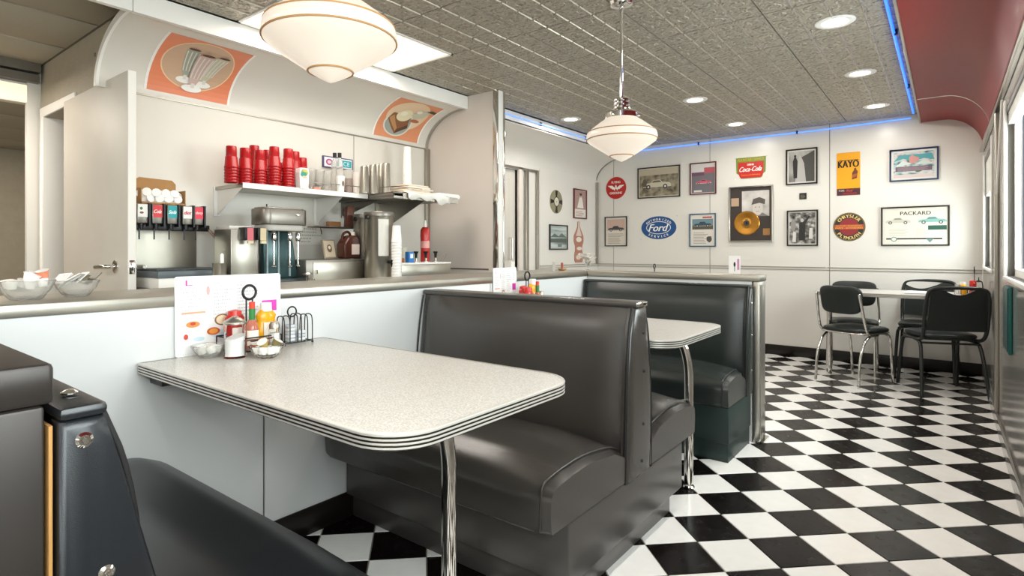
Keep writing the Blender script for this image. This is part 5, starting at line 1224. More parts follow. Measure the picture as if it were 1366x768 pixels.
# steel box with leaning frame and jug
ya, yb = onX(408, 360, -3.04).y, onX(488, 360, -3.04).y; zt_ = onX(450, 346, -3.04).z
o = thing('steel_cabinet', 'low stainless box in the middle of the back counter', 'cabinet', (-3.04, (ya + yb) / 2, ZB)); hy = (yb - ya) / 2
MB().box(-.38, 0, -hy, hy, .001, zt_ - ZB).build('body', 'steel_dark', o, bevel=.005); MB().box(0, .004, -hy + .22 * hy, hy - .02, .004, zt_ - ZB - .015).build('door', 'steel', o, bevel=.002)
MB().tube([(.004, -hy + .30 * hy, .05), (.016, -hy + .30 * hy, .055), (.016, -hy + .30 * hy, .075), (.004, -hy + .30 * hy, .08)], .004, 8).build('handle', 'chrome', o)
zc = zt_
p = onX(440, 342, -3.25); o = thing('leaning_frame', 'small gilt framed picture leaning on the wall above the steel box', 'picture', (-3.27, p.y + .02, zc)); o.rotation_euler = (math.radians(0), math.radians(-14), 0)
MB().box(-.006, .006, -.052, .052, .001, .135).build('frame', flat('8F8270', .3), o, bevel=.003)
mb = MB(); mb.poly(R4(-.042, .042, .012, .125), .0064, flat('C2B49E'), T); mb.poly(ell(0, .072, .020, .028, 16), .0068, flat('6E5A48'), T); mb.poly(ell(.0, .078, .010, .012, 12), .0072, flat('E3D6BE'), T); mb.build('print', None, o, smooth=0, recalc=False)
p = onX(467, 342, -3.2); o = thing('syrup_jug', 'brown plastic syrup jug with a white label behind the steel urn', 'jug', (-3.22, p.y, zc))
mat('brown_plastic', '4E2A20', .25)
MB().prism([(-.065, .002), (.065, .002), (.068, .10), (.055, .145), (.02, .165), (-.03, .15), (-.068, .10)], 'x', -.05, .05).build('jug_body', 'brown_plastic', o, bevel=.018, bseg=3)
MB().tube(smooth_path([(.0, -.055, .12), (.0, -.045, .175), (.0, .0, .19), (.0, .02, .16)]), .009, 8).build('handle', 'brown_plastic', o); MB().lathe([(.017, .16), (.017, .185), (0, .186)], 0, .035, 14).build('cap', flat('E3D9C6'), o); MB().box(.0505, .052, -.01, .055, .03, .10).build('label', flat('D9C6BC'), o)
# small things under the first shelf: brown jar and tray on a wire rack
o = thing('under_shelf_rack', 'small wire rack under the shelf carrying a brown bottle and tray', 'rack', (-3.42, 2.52, 1.255))
MB().tube([(0, -.22, 0), (0, .16, 0), (.12, .16, 0), (.12, -.22, 0)], .003, 6, closed=True).build('wire_frame', 'steel_dark', o); MB().box(-.01, .12, -.21, .15, .002, .006).build('tray_base', 'steel_dark', o)
for y in (-.2, .12): MB().tube(smooth_path([(.12, y, .0), (.13, y, -.03), (.12, y + .01, -.05)]), .003, 6).build('hook', 'black_wire', o)
o = MB().prism([(-.03, 0), (.03, 0), (.035, .15), (-.022, .15)], 'x', -.02, .02).build('brown_bottle', flat('6E4436', .3), None, bevel=.006, loc=(-3.36, 2.60, 1.2615)); tag(o, 'brown flat bottle on the wire rack under the shelf', 'bottle')
o = MB().box(-.02, .02, -.05, .05, 0, .035).build('topping_tray', flat('A8754A'), None, bevel=.004, loc=(-3.36, 2.47, 1.2615)); tag(o, 'small amber tray beside the brown bottle on the wire rack', 'tray')
# tap valve in front
p = onX(410, 368, -2.95); o = thing('water_valve', 'chrome cross handled tap in front of the steel box', 'tap', (-2.95, p.y, ZB)); MB().cyl((0, 0, 0), (0, 0, .055), .008, 12).build('stem', 'chrome', o)
MB().lathe([(.0, .052), (.028, .053), (.03, .058), (.024, .064), (0, .066)], seg=8).build('handle', 'chrome', o); MB().tube(smooth_path([(0, .01, .03), (0, .04, .035), (0, .06, .01)]), .006, 8).build('spout', 'chrome', o)
# tea urns
def urn(px0, px1, X_, ytop, label, faucet=True, r_=None):
    a, b = onX(px0, 300, X_), onX(px1, 300, X_); y = (a.y + b.y) / 2; p = onX((px0 + px1) / 2, ytop, X_); dep = -s_ * X_ + c_ * y; r = r_ or (px1 - px0) / 2 / F * dep; h = p.z - ZB
    o = thing('tea_urn', label, 'urn', (X_, y, ZB))
    MB().lathe([(r * .97, 0), (r, .006), (r, h - .035), (r * 1.03, h - .03), (r * 1.03, h - .008), (r * .95, h), (0, h)], seg=40).build('body', 'steel', o, smooth=35)
    MB().lathe([(r * 1.035, h - .034), (r * 1.05, h - .03), (r * 1.05, h - .006), (r * 1.03, h - .002)], seg=40).build('lid_band', 'steel_dark', o, smooth=35)
    for sg in (-1, 1): MB().box(-.012, .012, sg * r * 1.03 - .012, sg * r * 1.03 + .012, h - .05, h - .02).build('side_grip', 'black_wire', o, bevel=.004)
    if faucet:
        f = MB().tube([(r * .96, 0, .12), (r + .045, 0, .12)], .011, 12).build('faucet', 'black_wire', o); MB().lathe([(.012, .09), (.015, .10), (.015, .135), (0, .138)], r + .045, 0, 14).build('faucet_body', 'black_wire', f); MB().tube([(r + .045, 0, .135), (r + .06, .0, .18)], .007, 10).build('faucet_lever', 'black_wire', f)
        mb = MB(); n = 8; vs = []
        for i in range(n + 1): w = -.75 + .75 * i / n; vs += [((r + .0008) * math.cos(w), (r + .0008) * math.sin(w), .16), ((r + .0008) * math.cos(w), (r + .0008) * math.sin(w), h - .05)]
        mb.add(vs, [(2 * i, 2 * i + 2, 2 * i + 3, 2 * i + 1) for i in range(n)]).build('paper_label', flat('D6D3CA'), o, recalc=False)
    return o
urn(486, 524, -2.95, 283, 'front stainless tea urn with a black tap on the back counter')
urn(475, 500, -3.22, 286, 'second steel urn half hidden behind the front one', False, .085)
# white cup tower
p = onX(529, 340, -2.80); o = thing('cup_tower', 'tall tower of white foam cups in front of the tea urn', 'cup stack', (-2.80, p.y, ZB)); h = onX(529, 301, -2.80).z - ZB
for k in range(14): MB().lathe([(.033, 0), (.035, .003), (.033, .006), (.026, .11), (0, .11)], seg=20).build('cup', flat('F1EEE9'), o, smooth=50, loc=(0, 0, .001 + k * (h - .11) / 13))
# cold well with topping pumps
ya, yb = onX(536, 358, -2.86).y, onX(601, 358, -2.86).y; zt_ = onX(570, 350, -2.86).z - ZB
o = thing('topping_well', 'stainless topping well with black pumps at the right of the back counter', 'food well', (-2.86, (ya + yb) / 2, ZB)); hy = (yb - ya) / 2
MB().box(-.26, 0, -hy, hy, .001, zt_ - .012).build('body', 'steel', o, bevel=.004); MB().box(-.26, .004, -hy - .003, hy + .003, zt_ - .012, zt_).build('rim', 'white_paint', o, bevel=.002)
zw = zt_
for k, px in enumerate((555, 568, 581)):
    y = onX(px, 340, -2.94).y - (ya + yb) / 2; s = MB().cyl((-.08, y, zw), (-.08, y, zw + .055), .009, 12).build('pump_tube', 'steel', o); MB().lathe([(.009, zw + .03), (.010, zw + .06), (.018, zw + .072), (.018, zw + .078), (0, zw + .08)], -.08, y, 14).build('pump_knob', 'black_wire', s); MB().lathe([(.024, zw), (.024, zw + .006), (0, zw + .008)], -.08, y, 18).build('pump_lid', 'chrome', s)
y = onX(588, 345, -2.94).y - (ya + yb) / 2; MB().tube([(-.08, y, zw), (-.08, y + .05, zw + .06)], .005, 8).build('ladle_handle', 'steel_dark', o)
yw = (ya + yb) / 2; zz = ZB + zw
p = onX(567, 320, -3.0); hb = onX(569, 303, -3.0).z - zz; o = thing('syrup_bottle', 'red squeeze bottle of topping behind the pumps', 'bottle', (-3.0, p.y, zz)); mat('red_syrup', 'C0332F', .25)
MB().lathe([(.03, 0), (.034, .01), (.032, hb * .5), (.036, hb * .75), (.034, hb * .92), (.02, hb), (0, hb)], seg=20).build('bottle_body', 'red_syrup', o, smooth=60)
MB().lathe([(.036, hb * .40), (.0345, hb * .55), (.0365, hb * .60)], seg=20, cap=False).build('label_band', flat('E3A09A'), o); MB().lathe([(.012, hb), (.008, hb + .05), (0, hb + .05)], seg=12).build('spout', flat('E9E4DC'), o)
p = onX(549, 335, -2.9); o = MB().box(-.02, .02, -.024, .024, 0, .075).build('sweetener_box', flat('2F74B8'), None, bevel=.003, loc=(-2.92, p.y, zz + .001)); tag(o, 'small blue box between the cup tower and the pumps', 'box')
mb = MB().box(.0205, .021, -.012, .014, .03, .06); q_ = mb.build('label', flat('E6ECF0'), o)
p = onX(539, 335, -3.02); o = MB().lathe([(.024, 0), (.034, .10), (.036, .105), (.033, .105), (.022, .004), (0, .004)], seg=20).build('paper_cup', flat('CFCBB8'), None, smooth=60, loc=(-3.05, p.y + .01, zz + .001)); tag(o, 'pale green paper cup behind the cup tower', 'cup')
p = onX(541, 343, -2.9); o = MB().box(-.03, .03, -.025, .03, 0, .03).build('cherry_tray', flat('A8623F'), None, bevel=.004, loc=(-2.97, p.y, zz + .001)); tag(o, 'small orange brown tray left of the blue box', 'tray')

# lever handle of the open door, and the open door itself
d2 = st(box('door_2', -4.20, -3.20, 1.118, 1.158, 0, 2.0, M['door_paint'], bevel=.002))
st2 = MB().box(-3.2005, -3.1985, 1.12, 1.156, 0, 2.0).build('door_edge_strip', 'door_edge', d2)
p = onX(160, 355, -3.28); zl = onY(157, 356, 1.10).z; xl = onY(155, 356, 1.118).x
T2 = Matrix.Translation((xl, 1.118, zl)) @ Matrix.Rotation(PI / 2, 4, 'X')
MB().lathe([(.034, 0), (.034, .007), (.028, .012), (.014, .014), (0, .014)], seg=28, T=T2).build('rose_plate', 'chrome', d2)
MB().tube(smooth_path([(xl, 1.118, zl), (xl, 1.07, zl), (xl - .02, 1.062, zl), (xl - .115, 1.062, zl - .004)], it=2), .012, 12).build('lever_handle', 'chrome', d2, smooth=60)
MB().box(-3.199, -3.196, 1.125, 1.151, zl - .035, zl + .035).box(-3.196, -3.185, 1.131, 1.145, zl - .01, zl + .01).build('latch_plate', 'chrome', d2, bevel=.001)
MB().tube([(xl, 1.158, zl), (xl, 1.21, zl), (xl + .02, 1.215, zl), (xl + .10, 1.215, zl)], .010, 12).build('lever_handle', 'chrome', d2)
# little things seen in the corridor
o = box('strike_plate', -4.803, -4.80, 1.20, 1.24, .93, 1.0, M['chrome']); tag(o, 'small metal strike plate on the corridor door frame', 'plate')
o = thing('wall_box', 'pale notice box on the far wall of the back room', 'box', (-6.9, 2.19, 1.75)); MB().box(-.12, .10, -.05, .0, -.10, .12).build('cover', flat('D2CEC4'), o, bevel=.004); MB().box(.11, .24, -.03, 0, -.08, .10).build('side_panel', flat('B8B2A6'), o, bevel=.003)
o = box('wall_bar', -6.45, -6.05, 2.17, 2.199, 1.85, 1.89, M['black_wire'], bevel=.004); tag(o, 'short black bar high on the back room wall', 'bar')
# two round fixings in the corridor wall
for k, (px, py) in enumerate(((127, 73), (127, 107))):
    p = onY(px, py, 1.17); o = MB().lathe([(.012, 0), (.010, .004), (0, .004)], seg=12, T=Matrix.Translation((p.x, 1.17, p.z)) @ Matrix.Rotation(PI / 2, 4, 'X')).build('wall_fixing', 'steel_dark'); tag(o, ('upper' if k == 0 else 'lower') + ' small dark fixing on the corridor wall beside the cove end', 'fixing')

# ================================================================ THINGS ON COUNTER AND TABLES
def fluted_bowl(x, y, z, r, h, label, fill, m='thin_glass'):
    o = thing('glass_bowl', label, 'bowl', (x, y, z)); n = 36; vs = []
    prof = [(.0, .003), (.45, .003), (.55, .004), (.80, .45), (1.0, .96), (1.03, 1.0), (.99, 1.0), (.95, .95), (.75, .45), (.5, .06), (.0, .06)]
    prof = [(0, 0), (.50, 0), (.56, .05), (.82, .5), (1.0, .97), (.97, 1.0), (.94, .96), (.77, .5), (.5, .10), (0, .10)]
    for k in range(n):
        a = 2 * PI * k / n; sc = 1 + .03 * math.cos(a * 12)
        for q, w in prof: f = sc if w > .3 else 1; vs.append((r * q * f * math.cos(a), r * q * f * math.sin(a), h * w))
    L = len(prof); fs = [(k * L + i, ((k + 1) % n) * L + i, ((k + 1) % n) * L + i + 1, k * L + i + 1) for k in range(n) for i in range(L - 1)]
    MB().add(vs, fs).build('bowl', m, o, smooth=50)
    return o
def creamer(x, y, z, tx, ty, label, col='F3F0EA', group='creamer cups in the glass bowls'):
    o = thing('creamer_cup', label, 'creamer', (x, y, z), group=group); o.rotation_euler = (tx, ty, 0)
    MB().lathe([(.011, 0), (.0155, .020), (.0175, .021), (.0175, .0225), (0, .0225)], seg=16).build('cup', flat(col), o, smooth=40); MB().lathe([(.0168, .0228), (0, .0232)], seg=16, cap=False).build('foil_lid', flat('E3E1DC', .25), o)
    return o
def packet(x, y, z, w, h, rx, ry, rz, col, label, cat='packet', group=None):
    o = MB().box(-w / 2, w / 2, -h / 2, h / 2, -.0015, .0015).build('sugar_packet', flat(col), None, bevel=.001, bseg=1); o.location = (x, y, z); o.rotation_euler = (rx, ry, rz); return tag(o, label, cat, group)
rd = random.Random(12)
# counter bowls, left edge
zc_ = .9555
p = onZ(34, 392, zc_); bx_, by_ = p.x - .05, p.y + .02
fluted_bowl(-2.09, .465, zc_, .072, .056, 'glass bowl of creamers at the far left of the counter', None, 'frosted')
for k in range(9):
    a = 2 * PI * k / 6; r = .042 if k < 6 else .0; r = .05 if k < 6 else .018
    creamer(-2.09 + r * .85 * math.cos(a), .465 + r * .85 * math.sin(a), zc_ + (.034 if k < 6 else .055), rd.uniform(-.5, .5), rd.uniform(-.5, .5), 'white creamer cup in the left counter bowl', group='creamers in the left counter bowl')
creamer(-2.075, .505, zc_ + .062, .3, .2, 'orange creamer cup on top in the left counter bowl', 'E08A6A', None)
fluted_bowl(-2.13, .60, zc_, .062, .05, 'glass bowl of sugar packets on the counter beside the creamers', None, 'frosted')
for k in range(7):
    packet(-2.13 + rd.uniform(-.02, .02), .565 + .012 * k, zc_ + .046 + rd.uniform(0, .012), .045, .05, rd.uniform(.5, 1.1), rd.uniform(-.5, .5), rd.uniform(-.8, .8), ('F4F2EE', 'F1EFEA', 'E8E6E0', 'F4F2EE', 'EDEBE6', '8A7F6C', '5E5648')[k], 'paper sugar packet in the second counter bowl' if k < 5 else ('tan' if k == 5 else 'dark brown') + ' packet at the right of the second counter bowl', group='white packets in the second counter bowl' if k < 5 else None)
# ---- menu cards
def menu(x, y, z, w, h, label, lean=.06, face=(0, 1, 0), dots=True, scale_art=True, food=True):
    # stands with its face looking towards +X, its width along Y
    m = Matrix(((0, 0, 1, 0), (1, 0, 0, 0), (0, 1, 0, 0), (0, 0, 0, 1)))
    T = Matrix.Translation((x, y, z)) @ Matrix.Rotation(-lean, 4, 'Y') @ m
    o = thing('menu_card', label, 'menu', mtx=T); MB().prism(rrect(-w / 2, w / 2, 0, h, .008, 4), 'z', -.001, .001).build('card', flat('EBEBEA', .3), o, smooth=0)
    it = []
    def q(a, b): return (-w / 2 + a * w, h * (1 - b))
    if dots:
        def dd(mb):
            for k in range(44):
                for bb in (.025, .975): a, b = q(.02 + .96 * k / 43, bb); mb.poly(R4(a - .0006, a + .0006, b - .0009, b + .0009), .0012, flat('A9A9A8'))
            for k in range(30):
                for aa in (.02, .985): a, b = q(aa, .02 + .96 * k / 29); mb.poly(R4(a - .0009, a + .0009, b - .0006, b + .0006), .0012, flat('A9A9A8'))
        it.append(dd)
    def colm(a0, a1, b0, b1, n, sd, c='9FA2A6'):
        x0, y1 = q(a0, b0); x1, y0 = q(a1, b1); return scribble(x0, x1, y0, y1, n, .0013, c, sd)
    it += [colm(.05, .24, .14, .5, 8, 1), colm(.33, .52, .08, .58, 11, 2), colm(.56, .76, .08, .56, 11, 3), colm(.82, .95, .08, .30, 5, 4), colm(.82, .95, .58, .9, 7, 6)]
    if food:
        fx = lambda a, b, ra, rb, c, zz=.0014: P(ell(*q(a, b), ra * w, rb * h, 20), zz, c)
        it += [lambda mb: text(mb, 'L', *q(.12, .085), .06 * w, .07 * h, .0014, flat('C83CA0')), fx(.285, .19, .016, .06, 'D9A9A6'), P(R4(*[q(.055, .43)[0], q(.26, .43)[0]], *[q(0, .475)[1], q(0, .45)[1]]), .0013, 'E3A884'),
               fx(.16, .62, .085, .075, 'E3E1DC'), fx(.15, .61, .06, .04, 'E08A4A', .0017), fx(.15, .60, .025, .02, 'B8432A', .002), fx(.33, .72, .06, .05, 'C9602A'), fx(.33, .72, .04, .032, 'E69A4A', .0017), fx(.41, .58, .07, .075, '8E6A42'), fx(.41, .58, .055, .058, 'E3D2B0', .0017), fx(.20, .80, .05, .03, 'BFD3DC'), fx(.09, .76, .02, .035, 'C8483A'), fx(.42, .76, .12, .05, 'C6DCE4', .0012),
               P(R4(q(.80, 0)[0], q(.955, 0)[0], q(0, .52)[1], q(0, .37)[1]), .0014, 'D43DB0')]
    art(o, 'print', it); return o
menu(-1.9185, .992, .7555, .372, .258, 'large white menu card leaning on the half wall behind the front table condiments', lean=.02)
menu(-1.9185, 2.56, .7555, .215, .245, 'menu card standing behind the second table condiments', lean=.02)
# ---- condiments
def caddy(x, y, z, label, w=.10, d=.17, ring=True):
    o = thing('wire_caddy', label, 'caddy', (x, y, z)); mb = MB()
    for zz in (.012, .055): mb.tube([(-w / 2, -d / 2, zz), (w / 2, -d / 2, zz), (w / 2, d / 2, zz), (-w / 2, d / 2, zz)], .0024, 6, closed=True)
    for a in (-1, 1):
        for b in (-1, 1): mb.tube([(a * w / 2, b * d / 2, 0), (a * w / 2, b * d / 2, .055)], .0024, 6)
    for k in range(5): mb.tube([(-w / 2, -d / 2 + d * k / 4, .012), (w / 2, -d / 2 + d * k / 4, .012)], .002, 6)
    mb.build('basket', 'black_wire', o)
    MB().tube([(0, -.011, .012), (0, -.011, .178)], .0028, 8).tube([(0, .011, .012), (0, .011, .178)], .0028, 8).build('stem', 'black_wire', o)
    MB().tube([(0, .0235 * math.cos(2 * PI * k / 24), .2 + .0235 * math.sin(2 * PI * k / 24)) for k in range(24)], .0045, 8, closed=True).build('ring_handle', 'black_wire', o, smooth=60)
    return o
def ketchup(x, y, z, label, h=.14, flip=False):
    o = thing('ketchup_bottle', label, 'bottle', (x, y, z)); mat('ketchup_red', 'B3201A', .25) if 'ketchup_red' not in M else None
    MB().lathe([(.026, 0), (.030, .006), (.031, h * .45), (.027, h * .62), (.029, h * .8), (.022, h * .9), (0, h * .9)], seg=24, T=Matrix.Diagonal((.75, 1.15, 1, 1))).build('bottle_body', 'ketchup_red', o, smooth=60)
    MB().lathe([(.021, h * .86), (.023, h * .88), (.021, h), (.006, h + .004), (0, h + .004)], seg=20).build('cap', flat('C8281E', .3), o, smooth=40); mb = MB().box(.0232, .024, -.02, .02, h * .2, h * .55); mb.build('label', flat('EDE6DC'), o, bevel=.0003); return o
def mustard(x, y, z, label, h=.135):
    o = thing('mustard_bottle', label, 'bottle', (x, y, z)); mat('mustard_yellow', 'E0A015', .25) if 'mustard_yellow' not in M else None
    MB().lathe([(.030, 0), (.034, .006), (.035, h * .35), (.030, h * .52), (.027, h * .60), (.031, h * .70), (.018, h * .84), (0, h * .84)], seg=28, T=Matrix.Diagonal((.75, 1.2, 1, 1))).build('bottle_body', 'mustard_yellow', o, smooth=60)
    MB().lathe([(.019, h * .80), (.020, h * .81), (.019, h), (0, h)], seg=24).build('cap', flat('F2F0EC', .3), o, smooth=40)
    mb = MB(); mb.box(.0262, .0272, -.022, .022, h * .10, h * .55); mb.build('label', flat('E9E4D6'), o, bevel=.0003); return o
def hot_sauce(x, y, z, label, h=.155):
    o = thing('hot_sauce_bottle', label, 'bottle', (x, y, z)); MB().lathe([(.020, 0), (.021, .004), (.021, h * .42), (.018, h * .52), (.0095, h * .62), (.009, h * .78), (0, h * .78)], seg=22).build('bottle_body', flat('B56A58', .15), o, smooth=60)
    MB().lathe([(.0100, h * .62), (.0105, h * .86), (0, h * .86)], seg=18).build('neck_wrap', flat('2E7A3C'), o, smooth=40); MB().lathe([(.0095, h * .855), (.0098, h), (0, h)], seg=16).build('cap', flat('D8402E'), o, smooth=40)
    n = 8; vs = []
    for i in range(n + 1): w = -1.3 + 2.2 * i / n; vs += [(.0213 * math.cos(w), .0213 * math.sin(w), .012), (.0213 * math.cos(w), .0213 * math.sin(w), h * .40)]
    MB().add(vs, [(2 * i, 2 * i + 2, 2 * i + 3, 2 * i + 1) for i in range(n)]).build('label', flat('EFE6D8'), o, recalc=False); return o
def shaker(x, y, z, label, col='F1EFEA', h=.085):
    o = thing('salt_shaker', label, 'shaker', (x, y, z)); MB().lathe([(.020, 0), (.021, .004), (.018, h * .7), (.016, h * .74), (.015, h * .74), (.016, h * .6), (.018, .006), (0, .006)], seg=16).build('glass_body', 'thin_glass', o, smooth=30); MB().lathe([(.0170, .0065), (.0158, h * .55), (0, h * .56)], seg=16).build('contents', flat(col), o, smooth=40); MB().lathe([(.0175, h * .72), (.0175, h * .88), (.012, h), (0, h)], seg=20).build('cap', 'steel', o, smooth=40); return o
def sugar_pourer(x, y, z, label, h=.125, r=.031):
    o = thing('sugar_pourer', label, 'shaker', (x, y, z)); n = 48; vs = []
    prof = [(1.0, 0, 0), (1.06, .008, 0), (1.04, .014, 0), (.97, .02, 1), (.97, h * .80, 1), (1.0, h * .84, 0), (.93, h * .84, 0), (.90, h * .8, 0), (.90, .006, 0), (.5, .004, 0), (0, .004, 0)]
    for k in range(n):
        a = 2 * PI * k / n
        for q, w, fl in prof: f = q * (1 + (.025 * math.cos(a * 12) if fl else 0)); vs.append((r * f * math.cos(a), r * f * math.sin(a), w))
    vs_n = len(prof); fs = [(k * vs_n + i, ((k + 1) % n) * vs_n + i, ((k + 1) % n) * vs_n + i + 1, k * vs_n + i + 1) for k in range(n) for i in range(vs_n - 1)] + [tuple(k * vs_n for k in range(n))]
    MB().add(vs, fs).build('glass_jar', 'thin_glass', o, smooth=40)
    vs = []; n = 28
    for k in range(n):
        a = 2 * PI * k / n; zt2 = h * (.50 + .07 * math.sin(a)); vs += [(r * .885 * math.cos(a), r * .885 * math.sin(a), .0062), (r * .885 * math.cos(a), r * .885 * math.sin(a), zt2)]
    vs += [(0, 0, h * .53)]; fs = [(2 * k, 2 * ((k + 1) % n), 2 * ((k + 1) % n) + 1, 2 * k + 1) for k in range(n)] + [(2 * k + 1, 2 * ((k + 1) % n) + 1, 2 * n) for k in range(n)] + [tuple(2 * k for k in range(n))[::-1]]
    MB().add(vs, fs).build('sugar', flat('F5F3EF', .8), o, smooth=40)
    l = MB().lathe([(r * 1.06, h * .82), (r * 1.08, h * .85), (r * 1.06, h * .87), (r * .95, h * .90), (r * .5, h * .97), (r * .25, h), (0, h)], seg=36).build('lid', 'steel', o, smooth=35)
    MB().box(-.006, .012, -.008, .008, h * .985, h * 1.01).build('pour_flap', 'steel', l, bevel=.002); return o
TZ = .756
fluted_bowl(-1.85, .880, TZ, .052, .040, 'left glass bowl of creamers on the front table', None, 'frosted')
for k in range(5): a = 2 * PI * k / 5; creamer(-1.85 + .024 * math.cos(a), .880 + .024 * math.sin(a), TZ + .014, rd.uniform(-.4, .4), rd.uniform(-.4, .4), 'white creamer in the left bowl on the front table', group='creamers in the left bowl of the front table')
sugar_pourer(-1.78, .930, TZ, 'fluted glass sugar pourer with a steel lid on the front table', h=.130, r=.0325)
caddy(-1.845, 1.015, TZ, 'black wire condiment caddy with a ring handle on the front table', w=.13, d=.16)
ketchup(-1.885, .985, TZ + .015, 'red ketchup bottle behind the sugar pourer on the front table', .122)
hot_sauce(-1.81, 1.005, TZ + .015, 'hot sauce bottle with green neck and red cap in the front caddy')
mustard(-1.85, 1.078, TZ + .015, 'yellow mustard bottle with a white cap on the front table', .145)
shaker(-1.785, 1.072, TZ + .015, 'glass salt shaker in front of the mustard on the front table')
fluted_bowl(-1.70, .995, TZ, .055, .040, 'right glass bowl of creamers and tea bags in front of the wire caddy', None)
for k in range(6): a = 2 * PI * k / 6; creamer(-1.70 + .026 * math.cos(a), .995 + .026 * math.sin(a), TZ + .012, rd.uniform(-.4, .4), rd.uniform(-.4, .4), 'white creamer in the right bowl on the front table', group='creamers in the right bowl of the front table')
creamer(-1.705, .99, TZ + .034, .6, .3, 'gold lidded creamer on top in the right bowl on the front table', 'B09A5E', None); creamer(-1.69, 1.015, TZ + .034, -.4, .4, 'olive creamer on top right in the right bowl on the front table', '7A7048', None)
packet(-1.745, 1.005, TZ + .052, .012, .10, 0, 0, .35, '2A211E', 'dark brown packet lying across the right bowl on the front table')
packet(-1.735, .985, TZ + .055, .010, .09, 0, .15, -.1, '5A2A22', 'dark red packet lying across the right bowl on the front table')
def jam_rack(x, y, z, label, fill=True):
    o = thing('jam_rack', label, 'rack', (x, y, z)); mb = MB(); d, w = .115, .05
    mb.tube([(-w / 2, -d / 2, .008), (w / 2, -d / 2, .008), (w / 2, d / 2, .008), (-w / 2, d / 2, .008)], .0022, 6, closed=True)
    mb.build('base_wire', 'black_wire', o)
    for yy in (-d / 2, -d / 2 + .022, -.004, .012, d / 2 - .02, d / 2):
        hh = .105 if abs(yy) > .02 else .11
        for sx in (-1, 1): pass
        MB().tube(smooth_path([(-w / 2, yy, .008), (-w / 2, yy, hh - .012), (-w / 4, yy, hh), (w / 4, yy, hh), (w / 2, yy, hh - .012), (w / 2, yy, .008)], it=2), .0022, 6).build('hoop', 'black_wire', o, smooth=60)
    MB().tube([(0, .018 * math.cos(2 * PI * k / 20) - .012, .118 + .018 * math.sin(2 * PI * k / 20)) for k in range(20)], .0028, 8, closed=True).build('ring_handle', 'black_wire', o, smooth=60)
    for a in (-1, 1):
        for b in (-1, 1): MB().lathe([(.004, 0), (.004, .008), (0, .009)], a * w / 2, b * d / 2, 10).build('foot', 'black_wire', o)
    return o
def jam_pods(x, y, z, where, n=5):
    for s in range(2):
        for k in range(n if s == 0 else n - 2):
            o = MB().box(-.017, .017, -.015, .015, 0, .0115).build('jam_pod', flat('DADCDD' if (k + s) % 2 else 'C6CCD2', .25), None, bevel=.003, loc=(x, y - .022 + .042 * s, z + .011 + k * .0125)); tag(o, ('taller' if s == 0 else 'shorter') + ' stack of silver jam pods in the wire rack ' + where, 'jam pod', 'jam pods in the wire rack ' + where)
jam_rack(-1.87, 1.205, TZ, 'black wire jam rack at the right end of the front table condiments'); jam_pods(-1.87, 1.205, TZ, 'on the front table')
# second table
caddy(-1.80, 2.60, TZ, 'black wire caddy with a ring handle on the second table', w=.12, d=.15)
ketchup(-1.80, 2.565, TZ + .015, 'red ketchup bottle in the second table caddy', .13); o = ketchup(-1.75, 2.535, TZ, 'red ketchup bottle in front of the second table caddy', .14)
hot_sauce(-1.76, 2.64, TZ + .015, 'hot sauce bottle with a green neck on the second table', .155)
mustard(-1.82, 2.68, TZ + .015, 'yellow mustard bottle on the second table', .165)
shaker(-1.80, 2.735, TZ, 'pepper shaker with steel cap at the right of the second table set', '3A3430', .11)
jam_rack(-1.86, 2.80 - .06, TZ + .0, 'black wire jam rack on the second table, only its loops showing'); jam_pods(-1.86, 2.74, TZ, 'on the second table', 4)
# beyond the divider
p = onX(980, 350, -1.66); menu_o = thing('menu_card', 'small white menu card with a pink strip standing beyond the divider', 'menu', (-1.66, p.y if p.y < 5.7 else 5.6, .7555))
q_ = onY(980, 352, 5.62); menu_o.location = (q_.x, 5.62, .7555); zt_ = onY(980, 341, 5.62).z - .7555; w_ = abs(onY(988.5, 350, 5.62).x - onY(973, 350, 5.62).x) / 2
MB().box(-w_, w_, -.0015, .0015, 0, zt_).build('card', flat('F0EEEC'), menu_o, smooth=0)
mb = MB(); TT = Matrix(((1, 0, 0, 0), (0, 0, -1, 0), (0, 1, 0, 0), (0, 0, 0, 1))); mb.poly(R4(w_ * .45, w_ * .8, zt_ * .55, zt_ * .9), .002, flat('C78AB4'), TT); mb.poly(ell(0, zt_ * .72, w_ * .18, zt_ * .08, 14), .002, flat('2A2A2C'), TT); mb.poly(R4(-w_ * .05, w_ * .05, zt_ * .5, zt_ * .7), .002, flat('3A3A3C'), TT); mb.build('print', None, menu_o, smooth=0, recalc=False)
q_ = onY(873, 356, 5.42); c = caddy(q_.x, 5.42, .7555, 'wire caddy beyond the divider, only its ring handle showing', w=.12, d=.15); c.scale = (1, 1, (onY(873, 352, 5.42).z - .7555) / .2235)
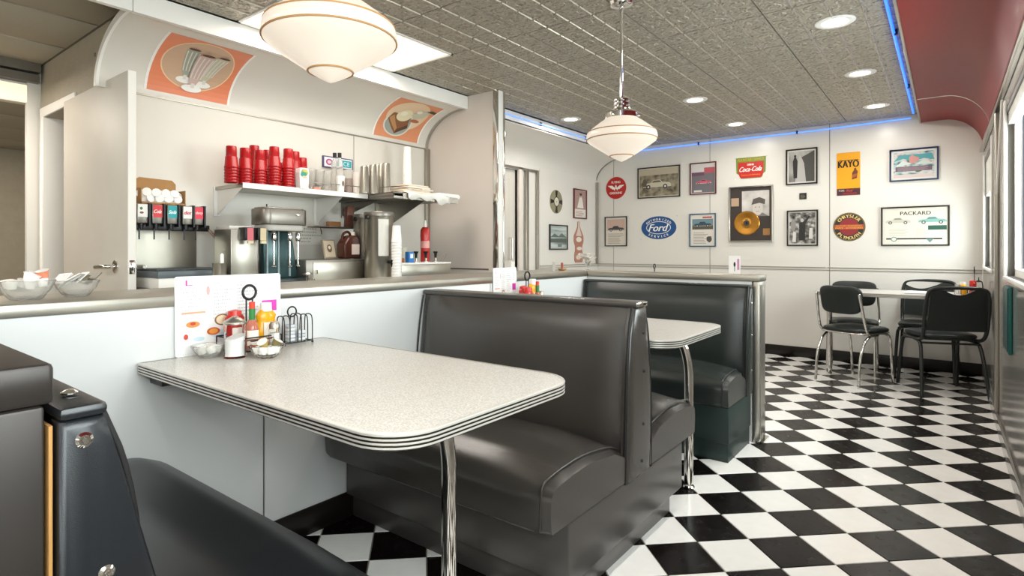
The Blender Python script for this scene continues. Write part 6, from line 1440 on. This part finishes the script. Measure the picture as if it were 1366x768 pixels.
# far right table
c = caddy(.165, 5.80, .7455, 'black wire caddy on the far right table by the window'); c.scale = (.8, .8, 1.0)
ketchup(.155, 5.77, .7615, 'red ketchup bottle on the far right table', .10); mustard(.10, 5.90, .7455, 'yellow mustard bottle on the far right table', .10)
shaker(.065, 5.86, .7455, 'small salt shaker on the far right table')
o = thing('menu_card', 'pale menu card leaning on the window wall at the far right table', 'menu', (.222, 6.03, .7455)); MB().box(-.001, .001, -.06, .06, 0, .24).build('card', flat('D9DAD8'), o, smooth=0); MB().box(-.0016, -.001, -.045, .045, .15, .21).build('picture_panel', flat('B9A39A'), o, smooth=0)
jam_rack(.195, 5.96, .7455, 'black wire jam rack by the window on the far right table')
o = thing('napkin_heap', 'crumpled white napkins on the far right table behind the near chair', 'napkins', (-.17, 5.78, .7455))
for k in range(3):
    vs = []; n = 8; rd2 = random.Random(k)
    for i in range(n):
        for j in range(n): u, v = i / (n - 1) - .5, j / (n - 1) - .5; vs.append((u * .11 + k * .05 - .05, v * .09, .006 + .022 * rd2.random() * (1 - 3.2 * max(abs(u), abs(v)) ** 2)))
    q_ = MB().add(vs, [(i * n + j, (i + 1) * n + j, (i + 1) * n + j + 1, i * n + j + 1) for i in range(n - 1) for j in range(n - 1)]).build('napkin', flat('F4F3F0'), o, recalc=False, smooth=60)
# counter corner: glass with white paper, little orange dish
p = onX(787, 361, -2.02); ox, oy = -1.965, 3.585
o = thing('flower_glass', 'clear stemmed glass with white paper blossoms on the counter corner', 'vase', (ox, oy, .9555)); MB().lathe([(.022, 0), (.022, .003), (.004, .006), (.004, .025), (.018, .045), (.024, .075), (.022, .075), (.0, .03)], seg=18).build('glass_body', 'thin_glass', o, smooth=60)
rd2 = random.Random(5)
for k in range(9):
    a = rd2.uniform(0, 6.28); r = rd2.uniform(.0, .045); s_b = rd2.uniform(.030, .044); vs = []; T3 = Matrix.Translation((r * math.cos(a) - .0, r * math.sin(a) - .01, .075 + rd2.uniform(-.012, .02)))
    mb = MB()
    for w in range(5): b = 2 * PI * w / 5 + k; mb.add([(0, 0, 0), (s_b * math.cos(b - .5), s_b * math.sin(b - .5), s_b * .5), (s_b * 1.2 * math.cos(b), s_b * 1.2 * math.sin(b), s_b * .7), (s_b * math.cos(b + .5), s_b * math.sin(b + .5), s_b * .5)], [(0, 1, 2, 3)], None, T3)
    mb.build('blossom', flat('F2EDE6'), o, smooth=0, recalc=False)
o = thing('condiment_dish', 'small orange and red dish set on the counter near the left far wall', 'dish', (-2.10, 3.46, .9555)); MB().lathe([(.02, 0), (.035, .014), (.033, .014), (.0, .004)], seg=18).build('dish', flat('D9A86A'), o, smooth=50); MB().lathe([(.008, .004), (.008, .05), (.004, .055), (0, .055)], seg=12).build('bottle_piece', flat('9A3E30'), o)
o = MB().lathe([(.012, 0), (.010, .06), (0, .062)], seg=12).build('straw_holder', 'glassware', None, loc=(-2.12, 3.385, .9556)); tag(o, 'small clear holder left of the orange dish on the counter', 'holder')
o = box('counter_sign', -2.33, -2.328, 3.17, 3.21, .9556, 1.02, flat('E6E3DC')); tag(o, 'tiny white card standing on the counter by the left door', 'card')
